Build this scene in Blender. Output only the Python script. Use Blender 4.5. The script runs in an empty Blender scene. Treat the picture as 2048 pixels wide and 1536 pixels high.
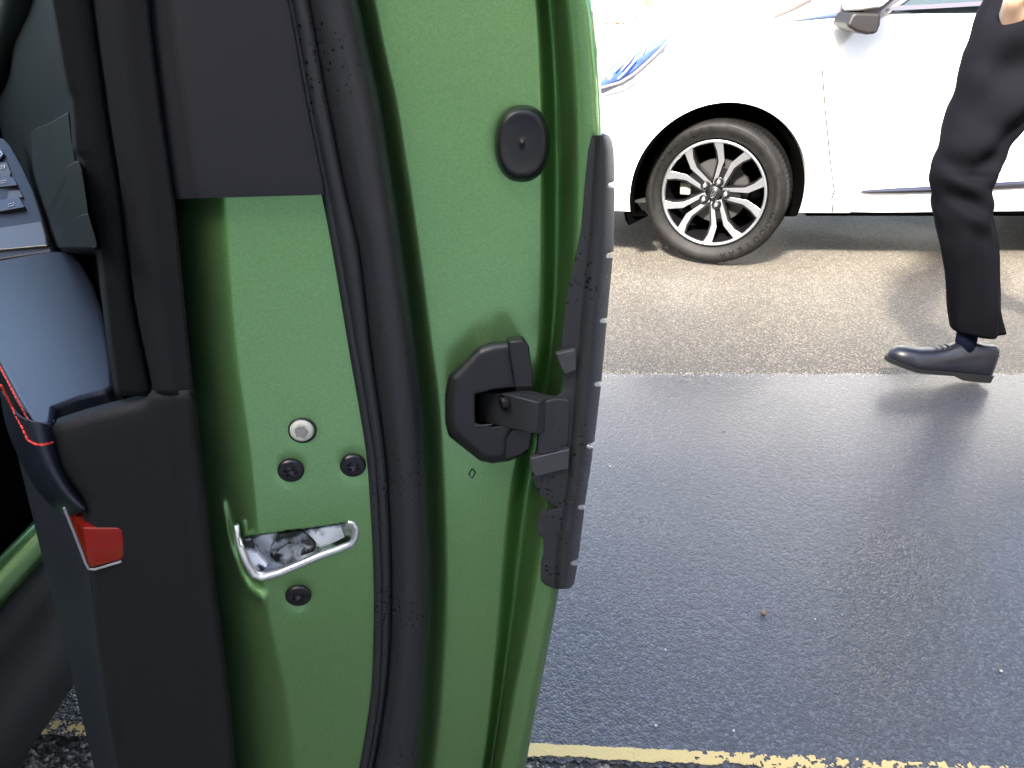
import bpy, bmesh, math, random
from mathutils import Vector, Matrix
from mathutils.geometry import tessellate_polygon
R = math.radians
random.seed(7)
S = bpy.context.scene
COL = S.collection

# ------------------------------------------------------------------ camera
H, PITCH, F = 1.05, R(25.2), 1490.0
cam_d = bpy.data.cameras.new('camera'); cam = bpy.data.objects.new('camera', cam_d); COL.objects.link(cam)
cam_d.sensor_width = 36; cam_d.lens = F/2048*36; cam_d.clip_start = 0.02; cam_d.clip_end = 2000
cam.location = (0, 0, H); cam.rotation_euler = (R(90)-PITCH, 0, 0)
S.camera = cam
# ------------------------------------------------------------------ light
SUN_EL, SUN_AZ = 40, 205      # azimuth: clockwise from +Y
w = bpy.data.worlds.new('World'); S.world = w; w.use_nodes = True
nt = w.node_tree; bg = nt.nodes['Background']
sky = nt.nodes.new('ShaderNodeTexSky'); sky.sky_type = 'NISHITA'; sky.sun_disc = False
sky.sun_elevation = R(SUN_EL); sky.sun_rotation = R(SUN_AZ); sky.air_density = 1.0; sky.dust_density = 4.0; sky.ozone_density = 1.0
nt.links.new(sky.outputs[0], bg.inputs[0]); bg.inputs[1].default_value = 0.12
sd = bpy.data.lights.new('sun', 'SUN'); sun = bpy.data.objects.new('sun', sd); COL.objects.link(sun)
sd.energy = 3.6; sd.angle = R(6); sd.color = (1, .95, .88)
sdir = Vector((math.sin(R(SUN_AZ))*math.cos(R(SUN_EL)), math.cos(R(SUN_AZ))*math.cos(R(SUN_EL)), math.sin(R(SUN_EL))))
sun.rotation_euler = sdir.to_track_quat('Z', 'Y').to_euler()
S.view_settings.view_transform = 'Standard'; S.view_settings.look = 'None'
S.view_settings.gamma = 1; S.view_settings.use_curve_mapping = False
S.view_settings.exposure = 2.85
S.render.engine = 'CYCLES'

# ------------------------------------------------------------------ helpers
def ray(px, py):
    a, b = (px-1024)/F, (768-py)/F
    return Vector((a, math.cos(PITCH)+b*math.sin(PITCH), -math.sin(PITCH)+b*math.cos(PITCH)))
CAM = Vector((0, 0, H))
def at(px, py, Y):
    r = ray(px, py); return CAM + r*(Y/r.y)
def atz(px, py, z):
    r = ray(px, py); return CAM + r*((z-H)/r.z)
# the open door: its rear end face stands across the view, its sides run back along DD
P0 = Vector((-.12, .34, 0)); EN = Vector((-.174, .985, 0)).normalized()
DD = Vector((-.588, .809, 0)).normalized()
def dp(px, py, v):
    r = ray(px, py); return CAM + r*(((P0-CAM).dot(EN)+v)/r.dot(EN))
SN = Vector((-.809, -.588, 0)).normalized()
def itp(tab, y):
    """smooth interpolation through (y, value) pairs"""
    n = len(tab)
    if y <= tab[0][0]:
        (a, b), (c, d) = tab[0], tab[1]; return b+(d-b)*(y-a)/(c-a)
    if y >= tab[-1][0]:
        (a, b), (c, d) = tab[-2], tab[-1]; return d+(d-b)*(y-c)/(c-a)
    for i in range(n-1):
        if y <= tab[i+1][0]: break
    y0, p1 = tab[i]; y1, p2 = tab[i+1]; h = y1-y0
    def sl(k):
        if k <= 0: return (tab[1][1]-tab[0][1])/(tab[1][0]-tab[0][0])
        if k >= n-1: return (tab[-1][1]-tab[-2][1])/(tab[-1][0]-tab[-2][0])
        return (tab[k+1][1]-tab[k-1][1])/(tab[k+1][0]-tab[k-1][0])
    t = (y-y0)/h; m1, m2 = sl(i)*h, sl(i+1)*h
    return (2*t**3-3*t*t+1)*p1+(t**3-2*t*t+t)*m1+(-2*t**3+3*t*t)*p2+(t**3-t*t)*m2
def sm(t): t = min(1, max(0, t)); return t*t*(3-2*t)

def mat(name, col, rough=.5, metal=0, coat=0, bump=None, spec=.5, var=None, coat_rough=.05, trans=0, emit=None):
    m = bpy.data.materials.new(name); m.use_nodes = True; t = m.node_tree; b = t.nodes['Principled BSDF']
    b.inputs['Base Color'].default_value = (*col, 1); b.inputs['Roughness'].default_value = rough
    b.inputs['Metallic'].default_value = metal; b.inputs['Coat Weight'].default_value = coat
    b.inputs['Coat Roughness'].default_value = coat_rough; b.inputs['Specular IOR Level'].default_value = spec
    b.inputs['Transmission Weight'].default_value = trans
    tc = t.nodes.new('ShaderNodeTexCoord')
    if bump:
        sc, st, dist = bump
        n = t.nodes.new('ShaderNodeTexNoise'); n.inputs['Scale'].default_value = sc; n.inputs['Detail'].default_value = 3
        t.links.new(tc.outputs['Object'], n.inputs['Vector'])
        bp = t.nodes.new('ShaderNodeBump'); bp.inputs['Strength'].default_value = st; bp.inputs['Distance'].default_value = dist
        t.links.new(n.outputs['Fac'], bp.inputs['Height']); t.links.new(bp.outputs[0], b.inputs['Normal'])
    if var:
        sc, col2, lo, hi = var
        n = t.nodes.new('ShaderNodeTexNoise'); n.inputs['Scale'].default_value = sc; n.inputs['Detail'].default_value = 6
        t.links.new(tc.outputs['Object'], n.inputs['Vector'])
        mr = t.nodes.new('ShaderNodeMapRange'); mr.inputs[1].default_value = lo; mr.inputs[2].default_value = hi
        t.links.new(n.outputs['Fac'], mr.inputs[0])
        mx = t.nodes.new('ShaderNodeMix'); mx.data_type = 'RGBA'
        mx.inputs[6].default_value = (*col, 1); mx.inputs[7].default_value = (*col2, 1)
        t.links.new(mr.outputs[0], mx.inputs[0]); t.links.new(mx.outputs[2], b.inputs['Base Color'])
    return m
def obj(name, verts, faces, m=None, parent=None, smooth=False, bevel=None, solid=None, sub=0, kind=None):
    me = bpy.data.meshes.new(name); me.from_pydata([tuple(v) for v in verts], [], faces); me.validate()
    bm = bmesh.new(); bm.from_mesh(me); bmesh.ops.recalc_face_normals(bm, faces=bm.faces); bm.to_mesh(me); bm.free()
    if smooth:
        for p in me.polygons: p.use_smooth = True
    o = bpy.data.objects.new(name, me); COL.objects.link(o)
    if m:
        for x in (m if isinstance(m, (list, tuple)) else [m]): me.materials.append(x)
    if parent: o.parent = parent
    if solid:
        md = o.modifiers.new('s', 'SOLIDIFY'); md.thickness = abs(solid); md.offset = 1 if solid > 0 else -1
    if bevel:
        md = o.modifiers.new('b', 'BEVEL'); md.width = bevel; md.segments = 3; md.limit_method = 'ANGLE'; md.angle_limit = R(35)
        for p in me.polygons: p.use_smooth = True
        md2 = o.modifiers.new('w', 'WEIGHTED_NORMAL'); md2.keep_sharp = True
    if sub:
        md = o.modifiers.new('u', 'SUBSURF'); md.levels = sub; md.render_levels = sub
    if kind: o['kind'] = kind
    return o
def empty(name, loc, label=None, cat=None, group=None):
    o = bpy.data.objects.new(name, None); COL.objects.link(o); o.location = loc; o.empty_display_size = .1
    if label: o['label'] = label
    if cat: o['category'] = cat
    if group: o['group'] = group
    return o
def tag(o, label, cat, group=None):
    o['label'] = label; o['category'] = cat
    if group: o['group'] = group
    return o
def grid(rows, closed=False):
    n = len(rows[0]); V = [p for r in rows for p in r]; Fc = []
    for i in range(len(rows)-1):
        for j in range(n if closed else n-1):
            k = (j+1) % n; Fc.append((i*n+j, i*n+k, (i+1)*n+k, (i+1)*n+j))
    return V, Fc
def cap(V, Fc, idx):
    c = sum((Vector(V[i]) for i in idx), Vector())/len(idx); V.append(c); k = len(V)-1
    for a in range(len(idx)): Fc.append((idx[a], idx[(a+1) % len(idx)], k))
def tube(path, r, seg=8, closed=False):
    P = [Vector(p) for p in path]; n = len(P); rows = []; up = Vector((0, 0, 1)); prev = None
    for i, p in enumerate(P):
        if closed: t = P[(i+1) % n]-P[i-1]
        else: t = P[min(i+1, n-1)]-P[max(i-1, 0)]
        t.normalize()
        if prev is None:
            a = t.cross(up)
            if a.length < .1: a = t.cross(Vector((1, 0, 0)))
        else: a = prev-t*prev.dot(t)
        a.normalize(); prev = a; b = t.cross(a)
        rr = r(i/(n-1)) if callable(r) else r
        rows.append([p+a*rr*math.cos(2*math.pi*k/seg)+b*rr*math.sin(2*math.pi*k/seg) for k in range(seg)])
    if closed: rows.append(rows[0])
    V, Fc = grid(rows, True)
    if not closed:
        cap(V, Fc, list(range(seg))); cap(V, Fc, list(range((n-1)*seg, n*seg)))
    return V, Fc
def prism(poly, d):
    """polygon of 3-D points pushed along vector d"""
    n = len(poly); A = [Vector(p) for p in poly]; V = A+[p+d for p in A]
    Fc = [tuple(t) for t in tessellate_polygon([A])]+[tuple(i+n for i in t) for t in tessellate_polygon([A])]
    Fc = [tuple(range(n)), tuple(range(2*n-1, n-1, -1))]
    Fc += [(i, (i+1) % n, n+(i+1) % n, n+i) for i in range(n)]
    return V, Fc
def join(*parts):
    V, Fc = [], []
    for v, f in parts:
        k = len(V); V += list(v); Fc += [tuple(i+k for i in q) for q in f]
    return V, Fc
def box(c, s, M=None):
    V = [Vector((x*s[0]/2, y*s[1]/2, z*s[2]/2)) for x in (-1, 1) for y in (-1, 1) for z in (-1, 1)]
    if M: V = [M @ v for v in V]
    V = [v+Vector(c) for v in V]
    return V, [(0, 1, 3, 2), (4, 6, 7, 5), (0, 4, 5, 1), (2, 3, 7, 6), (0, 2, 6, 4), (1, 5, 7, 3)]
def lathe(prof, seg, M):
    """prof: (radius, depth) turned about the local Z axis"""
    rows = [[M @ Vector((r*math.cos(2*math.pi*k/seg), r*math.sin(2*math.pi*k/seg), z)) for k in range(seg)] for r, z in prof]
    V, Fc = grid(rows, True)
    if prof[0][0] > 1e-6 and False: pass
    return V, Fc

# ------------------------------------------------------------------ materials
def paint_green():
    m = mat('green_metallic_paint', (.10, .235, .075), .34, .86, .5, coat_rough=.04)
    t = m.node_tree; b = t.nodes['Principled BSDF']; tc = t.nodes.new('ShaderNodeTexCoord'); b.inputs['Specular Tint'].default_value = (.04, .09, .04, 1)
    n = t.nodes.new('ShaderNodeTexVoronoi'); n.inputs['Scale'].default_value = 1500; t.links.new(tc.outputs['Object'], n.inputs['Vector'])
    mx = t.nodes.new('ShaderNodeMix'); mx.data_type = 'RGBA'
    mx.inputs[6].default_value = (.190, .370, .140, 1); mx.inputs[7].default_value = (.255, .455, .195, 1)
    t.links.new(n.outputs['Color'], mx.inputs[0]); t.links.new(mx.outputs[2], b.inputs['Base Color'])
    n3 = t.nodes.new('ShaderNodeTexNoise'); n3.inputs['Scale'].default_value = 130; n3.inputs['Detail'].default_value = 2; t.links.new(tc.outputs['Object'], n3.inputs['Vector'])
    bp = t.nodes.new('ShaderNodeBump'); bp.inputs['Strength'].default_value = .12; bp.inputs['Distance'].default_value = .0006
    t.links.new(n3.outputs['Fac'], bp.inputs['Height']); t.links.new(bp.outputs[0], b.inputs['Coat Normal'])
    n2 = t.nodes.new('ShaderNodeTexNoise'); n2.inputs['Scale'].default_value = 9; t.links.new(tc.outputs['Object'], n2.inputs['Vector'])
    mr = t.nodes.new('ShaderNodeMapRange'); mr.inputs[3].default_value = .28; mr.inputs[4].default_value = .44
    t.links.new(n2.outputs['Fac'], mr.inputs[0]); t.links.new(mr.outputs[0], b.inputs['Roughness'])
    return m
M_GREEN = paint_green()
M_TRIM = mat('soft_black_plastic', (.0105, .0112, .0128), .62, bump=(900, .35, .0004), spec=.22)
M_TRIM2 = mat('dark_grey_plastic', (.019, .0195, .024), .58, bump=(1100, .3, .0003), spec=.25)
M_CARD = mat('charcoal_door_card', (.006, .0075, .008), .7, bump=(700, .4, .0005), spec=.12)
M_LEATHER = mat('black_leather', (.012, .015, .026), .32, bump=(900, .18, .0004), spec=.6)
def droplets(name, col, rough, lo, big=260):
    m = mat(name, col, rough, bump=(800, .3, .0004), spec=.5)
    t = m.node_tree; b = t.nodes['Principled BSDF']; tc = t.nodes.new('ShaderNodeTexCoord')
    v = t.nodes.new('ShaderNodeTexVoronoi'); v.inputs['Scale'].default_value = big; v.inputs['Randomness'].default_value = 1
    t.links.new(tc.outputs['Object'], v.inputs['Vector'])
    n = t.nodes.new('ShaderNodeTexNoise'); n.inputs['Scale'].default_value = 14; n.inputs['Detail'].default_value = 4
    t.links.new(tc.outputs['Object'], n.inputs['Vector'])
    mr = t.nodes.new('ShaderNodeMapRange'); mr.inputs[1].default_value = lo; mr.inputs[2].default_value = lo+.2
    mr.inputs[3].default_value = 0; mr.inputs[4].default_value = .32; t.links.new(n.outputs['Fac'], mr.inputs[0])
    ls = t.nodes.new('ShaderNodeMath'); ls.operation = 'LESS_THAN'
    t.links.new(v.outputs['Distance'], ls.inputs[0]); t.links.new(mr.outputs[0], ls.inputs[1])
    mx = t.nodes.new('ShaderNodeMix'); mx.data_type = 'RGBA'; mx.inputs[6].default_value = (*col, 1)
    mx.inputs[7].default_value = tuple(c*.35 for c in col)+(1,)
    t.links.new(ls.outputs[0], mx.inputs[0]); t.links.new(mx.outputs[2], b.inputs['Base Color'])
    r = t.nodes.new('ShaderNodeMapRange'); r.inputs[3].default_value = rough; r.inputs[4].default_value = .08
    t.links.new(ls.outputs[0], r.inputs[0]); t.links.new(r.outputs[0], b.inputs['Roughness'])
    return m
M_SEAL = droplets('rubber_seal', (.016, .017, .021), .45, .49, 360)
M_GUARD = droplets('grey_black_plastic', (.021, .0215, .0245), .5, .44, 300)
M_HOUS = droplets('black_plastic', (.012, .012, .014), .4, .5, 350)
M_BLACK = mat('black_plastic_plain', (.010, .010, .012), .38, bump=(600, .2, .0004))
M_SCREW = mat('black_steel', (.022, .021, .026), .28, .6)
M_VOID = mat('void_black', (.001, .001, .001), .9, spec=.0)
M_CHROME = mat('bright_metal', (.74, .75, .78), .36, .9, bump=(260, .25, .0005))
def grease():
    m = mat('greasy_latch_metal', (.5, .5, .5), .3, .3)
    t = m.node_tree; b = t.nodes['Principled BSDF']; tc = t.nodes.new('ShaderNodeTexCoord')
    n = t.nodes.new('ShaderNodeTexNoise'); n.inputs['Scale'].default_value = 85; n.inputs['Detail'].default_value = 6; n.inputs['Distortion'].default_value = .5
    t.links.new(tc.outputs['Object'], n.inputs['Vector'])
    cr = t.nodes.new('ShaderNodeValToRGB'); cr.color_ramp.elements[0].position = .38; cr.color_ramp.elements[0].color = (.03, .03, .04, 1)
    cr.color_ramp.elements[1].position = .50; cr.color_ramp.elements[1].color = (.85, .9, .98, 1)
    t.links.new(n.outputs['Fac'], cr.inputs[0]); t.links.new(cr.outputs[0], b.inputs['Base Color'])
    bp = t.nodes.new('ShaderNodeBump'); bp.inputs['Distance'].default_value = .0006; bp.inputs['Strength'].default_value = .35
    t.links.new(n.outputs['Fac'], bp.inputs['Height']); t.links.new(bp.outputs[0], b.inputs['Normal'])
    return m
M_GREASE = grease()
M_WHITEPL = mat('white_plastic', (.5, .49, .45), .35)
M_RED = mat('red_reflector', (.20, .010, .006), .3, coat=.15, spec=.2, bump=(160, .5, .001), var=(55, (.16, .03, .01), .45, .65))
M_THREAD = mat('red_thread', (.75, .06, .04), .6)
M_BRUSH = mat('brushed_trim', (.16, .15, .14), .42, .9, bump=(300, .4, .0006))
M_PANEL = mat('switch_panel_black', (.012, .014, .024), .3)
M_ICON = mat('icon_white', (.8, .8, .85), .5)
M_WHITE = mat('white_car_paint', (.82, .82, .80), .3, coat=1, coat_rough=.03)
M_TYRE = mat('tyre_rubber', (.0055, .0052, .005), .6, bump=(260, .35, .002), var=(30, (.010, .009, .008), .45, .7), spec=.2)
M_TEXT = mat('tyre_lettering', (.0042, .0042, .0042), .6, spec=.1)
M_ALLOY = mat('machined_alloy', (.60, .61, .64), .30, .95)
M_ALLOYB = mat('black_alloy', (.005, .0045, .005), .35, coat=.1, spec=.3)
M_DISC = mat('brake_disc', (.06, .058, .056), .4, .6)
M_CAL = mat('caliper_cast', (.20, .20, .16), .5)
M_GLASS = mat('tinted_glass', (.03, .045, .045), .05, coat=1)
M_LAMP = mat('headlight_lens', (.045, .085, .33), .3, coat=.3, spec=.3, var=(14, (.08, .13, .36), .4, .6))  # blue of the reflected sky put into the lens colour
M_CLOTH = mat('dark_suit_cloth', (.0048, .0048, .0068), .9, bump=(900, .35, .0008), spec=.08)
M_SKIN = mat('skin', (.62, .40, .27), .5)
M_SHOE = mat('black_shoe_leather', (.010, .011, .018), .36, coat=.25)
M_SOLE = mat('shoe_sole', (.015, .016, .015), .5)
M_SOCK = mat('navy_sock', (.005, .007, .020), .9, spec=.1)
def asphalt(name, base, hi, rough, bumpd, wet, chip=.0, scale=230):
    m = mat(name, base, rough); t = m.node_tree; b = t.nodes['Principled BSDF']; tc = t.nodes.new('ShaderNodeTexCoord')
    def noise(sc, det=4):
        n = t.nodes.new('ShaderNodeTexNoise'); n.inputs['Scale'].default_value = sc; n.inputs['Detail'].default_value = det
        t.links.new(tc.outputs['Object'], n.inputs['Vector']); return n
    v = t.nodes.new('ShaderNodeTexVoronoi'); v.inputs['Scale'].default_value = scale; t.links.new(tc.outputs['Object'], v.inputs['Vector'])
    v2 = t.nodes.new('ShaderNodeTexVoronoi'); v2.inputs['Scale'].default_value = scale*.37; t.links.new(tc.outputs['Object'], v2.inputs['Vector'])
    n1, n2 = noise(scale*.25), noise(1.3)
    mx = t.nodes.new('ShaderNodeMix'); mx.data_type = 'RGBA'; mx.inputs[6].default_value = (*base, 1); mx.inputs[7].default_value = (*hi, 1)
    sp = t.nodes.new('ShaderNodeSeparateColor'); t.links.new(v.outputs['Color'], sp.inputs[0])
    pw = t.nodes.new('ShaderNodeMath'); pw.operation = 'POWER'; pw.inputs[1].default_value = 4; t.links.new(sp.outputs[0], pw.inputs[0])
    t.links.new(pw.outputs[0], mx.inputs[0])
    # large worn patches
    mx2 = t.nodes.new('ShaderNodeMix'); mx2.data_type = 'RGBA'; mx2.blend_type = 'MULTIPLY'; mx2.inputs[0].default_value = 1
    mr = t.nodes.new('ShaderNodeMapRange'); mr.inputs[1].default_value = .3; mr.inputs[2].default_value = .7; mr.inputs[3].default_value = .75; mr.inputs[4].default_value = 1.2
    t.links.new(n2.outputs['Fac'], mr.inputs[0]); t.links.new(mx.outputs[2], mx2.inputs[6]); t.links.new(mr.outputs[0], mx2.inputs[7])
    t.links.new(mx2.outputs[2], b.inputs['Base Color'])
    # relief
    a1 = t.nodes.new('ShaderNodeMath'); a1.operation = 'ADD'; t.links.new(v.outputs['Distance'], a1.inputs[0]); t.links.new(v2.outputs['Distance'], a1.inputs[1])
    a2 = t.nodes.new('ShaderNodeMath'); a2.operation = 'ADD'; t.links.new(a1.outputs[0], a2.inputs[0]); t.links.new(n1.outputs['Fac'], a2.inputs[1])
    bp = t.nodes.new('ShaderNodeBump'); bp.inputs['Strength'].default_value = .9; bp.inputs['Distance'].default_value = bumpd; bp.invert = True
    t.links.new(a2.outputs[0], bp.inputs['Height']); t.links.new(bp.outputs[0], b.inputs['Normal'])
    mr2 = t.nodes.new('ShaderNodeMapRange'); mr2.inputs[1].default_value = .35; mr2.inputs[2].default_value = .65
    mr2.inputs[3].default_value = rough-.1; mr2.inputs[4].default_value = rough+.12
    t.links.new(n2.outputs['Fac'], mr2.inputs[0]); t.links.new(mr2.outputs[0], b.inputs['Roughness'])
    b.inputs['Coat Weight'].default_value = wet; b.inputs['Coat Roughness'].default_value = .28
    return m
M_ROADNEW = asphalt('wet_new_asphalt', (.030, .033, .041), (.115, .12, .143), .34, .0035, .55, scale=230)
M_ROADOLD = asphalt('worn_old_asphalt', (.066, .058, .046), (.26, .225, .175), .6, .004, .04, scale=190)
M_ROADRGH = asphalt('coarse_stony_asphalt', (.030, .024, .018), (.42, .38, .31), .5, .0025, .1, scale=170)
M_CONC = mat('pale_forecourt', (.5, .49, .46), .4, var=(.4, (.6, .58, .55), .4, .6))
def yellow():
    m = mat('yellow_line_paint', (.72, .52, .20), .5, bump=(200, .6, .002)); return m
M_YEL = yellow()

# ------------------------------------------------------------------ ground
def flat(name, pts, z, m, nx=1):
    o = obj(name, [(x, y, z) for x, y in pts], [tuple(range(len(pts)))], m); o['kind'] = 'structure'; return o
Yb = at(1500, 748, 1).y; Yb = atz(1500, 748, 0).y
ya, yb_ = atz(120, 1455, 0), atz(1900, 1540, 0)       # ends of the painted line
sl = (yb_.y-ya.y)/(yb_.x-ya.x)
ly = lambda x: ya.y+sl*(x-ya.x)
flat('ground', [(-400, -60), (400, -60), (400, 900), (-400, 900)], -.012, M_CONC)
# torn seam between the two road surfaces
def edge_pts(x0, x1, n, f, amp, seed):
    rr = random.Random(seed); return [(x0+(x1-x0)*i/n, f(x0+(x1-x0)*i/n)+rr.uniform(-amp, amp)) for i in range(n+1)]
e1 = edge_pts(-6, 10, 2400, lambda x: Yb+.006*math.sin(x*23)*math.sin(x*7.3)+.004*math.sin(x*61+1), .0035, 3)
e2 = edge_pts(-6, 10, 2400, lambda x: ly(x)-.018, .005, 4)
def strip(name, lower, upper, z, m):
    n = len(lower); V = [(x, y, z) for x, y in lower]+[(x, y, z) for x, y in upper]
    Fc = [(i, i+1, n+i+1, n+i) for i in range(n-1)]
    o = obj(name, V, Fc, m); o['kind'] = 'structure'; return o
flat('old_road', [(-30, 1.5), (30, 1.5), (30, 11), (-30, 11)], -.008, M_ROADOLD)
flat('rough_road_edge', [(-30, -.9), (30, -.9), (30, 1.6), (-30, 1.6)], -.004, M_ROADRGH)
strip('road', e2, e1, 0.0, M_ROADNEW)
# skirts of the two overlay edges
for nm, e, dy in (('road_edge', e2, -.003), ('road_edge', e1, .003)):
    V = [(x, y, 0) for x, y in e]+[(x, y+dy, -.012) for x, y in e]; n = len(e)
    o = obj(nm, V, [(i, i+1, n+i+1, n+i) for i in range(n-1)], M_ROADNEW); o['kind'] = 'structure'
# yellow line, ragged, worn into flakes towards the right
rr = random.Random(11)
V, Fc = [], []
from mathutils import noise as mnoise
x = -.95; seg = .0035; lo = hi = 0
def jit(ix, iy, am): r3 = random.Random(ix*131+iy*7919); return r3.uniform(-am, am), r3.uniform(-am, am)
ix = 0
while x < 3.2:
    worn = sm((x-.14)/.4) if x > -.3 else .8
    lo += rr.uniform(-.0016, .0016); lo *= .92; hi += rr.uniform(-.0009, .0009); hi *= .92
    a, b_ = ly(x)-.014+lo, ly(x)+.010+hi
    cells = 8
    for c in range(cells):
        yc = a+(b_-a)*(c+.5)/cells
        f = .5+.5*mnoise.noise(Vector((x*70, yc*95, 0)))+.28*mnoise.noise(Vector((x*260, yc*260, 4)))+.22*mnoise.noise(Vector((x*9, 1.7, 9)))
        edge_ = .10 if c in (0, cells-1) else 0
        if worn > .02 and f < worn*(.50+edge_)+.02: continue
        k = len(V)
        for (p, q) in ((0, 0), (1, 0), (1, 1), (0, 1)):
            dx, dy = jit(ix+p, c+q, .0011 if worn > .05 and 0 < c+q else .0003)
            V.append((x+p*seg+dx, a+(b_-a)*(c+q)/cells+dy, .0015))
        Fc.append((k, k+1, k+2, k+3))
    x += seg; ix += 1
line_o = obj('yellow_line', [(a, b, c+.0025) for a, b, c in V], Fc, M_YEL); line_o['kind'] = 'structure'
# loose grit standing proud of the coarse edge strip
M_GRIT = mat('grit', (.80, .76, .68), .4, var=(60, (.50, .42, .32), .42, .58))
V, Fc = [], []
for (x0, x1, y0, y1, n) in ((-.80, -.2, .35, .80, 1500), (-.1, 1.6, .5, .86, 3000)):
    for _ in range(n):
        x, y = rr.uniform(x0, x1), rr.uniform(y0, y1)
        if y > ly(x)-.022: continue
        s = rr.uniform(.0012, .0034); k = len(V); a = rr.uniform(0, 3)
        for q in range(4): V.append((x+s*math.cos(a+q*1.57)*rr.uniform(.6, 1), y+s*math.sin(a+q*1.57)*rr.uniform(.6, 1), -.004))
        V.append((x+rr.uniform(-.3, .3)*s, y, -.004+s*rr.uniform(.4, .9)))
        Fc += [(k, k+1, k+4), (k+1, k+2, k+4), (k+2, k+3, k+4), (k+3, k, k+4)]
for _ in range(1500):
    x = rr.uniform(-.2, 2.6); y = Yb+abs(rr.gauss(0, .03))*rr.choice((1, 1, -.5)); s_ = rr.uniform(.0008, .0022); k = len(V); z0 = -.008 if y > Yb+.01 else 0
    for q in range(4): V.append((x+s_*math.cos(q*1.57+x), y+s_*math.sin(q*1.57+x)*rr.uniform(.6, 1), z0))
    V.append((x, y, z0+s_*.8)); Fc += [(k, k+1, k+4), (k+1, k+2, k+4), (k+2, k+3, k+4), (k+3, k, k+4)]
g = obj('grit', V, Fc, M_GRIT); g['kind'] = 'stuff'; tag(g, 'pale stone chips loose on the coarse road edge and along the joint', 'grit')
# single stones on the new asphalt
def stone(px, py, s, m, label):
    c = atz(px, py, 0); s *= 1 if s > .005 else .75; bm = bmesh.new(); bmesh.ops.create_icosphere(bm, subdivisions=2, radius=s)
    r2 = random.Random(px)
    for v in bm.verts: v.co *= r2.uniform(.75, 1.15); v.co.z *= .75
    me = bpy.data.meshes.new('stone'); bm.to_mesh(me); bm.free(); me.materials.append(m)
    o = bpy.data.objects.new('stone', me); COL.objects.link(o); o.location = (c.x, c.y, s*.5); tag(o, label, 'stone', 'small stones on the wet asphalt')
M_ST = mat('tan_stone', (.34, .20, .13), .6, var=(300, (.12, .07, .05), .4, .6)); M_STW = mat('pale_stone', (.6, .55, .48), .6)
for px, py, s, m, l in ((1527, 1228, .0062, M_ST, 'largest tan brown stone lying in the middle of the wet asphalt'),
    (1630, 1239, .0028, M_STW, 'pale pebble just right of the tan brown stone on the asphalt'),
    (1684, 1230, .0026, M_STW, 'pale pebble second to the right of the tan brown stone'),
    (1331, 1300, .0030, M_STW, 'pale pebble left of and nearer than the tan brown stone'),
    (1312, 1452, .0034, M_STW, 'pale pebble just above the left end of the yellow line'),
    (1467, 1462, .0030, M_STW, 'pale pebble above the place where the yellow line starts flaking'),
    (1220, 933, .0036, M_STW, 'whitish pebble beside the lower part of the door edge guard'),
    (2002, 1343, .0040, M_STW, 'flat white chip near the right edge of the wet asphalt')):
    stone(px, py, s, m, l)

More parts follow.
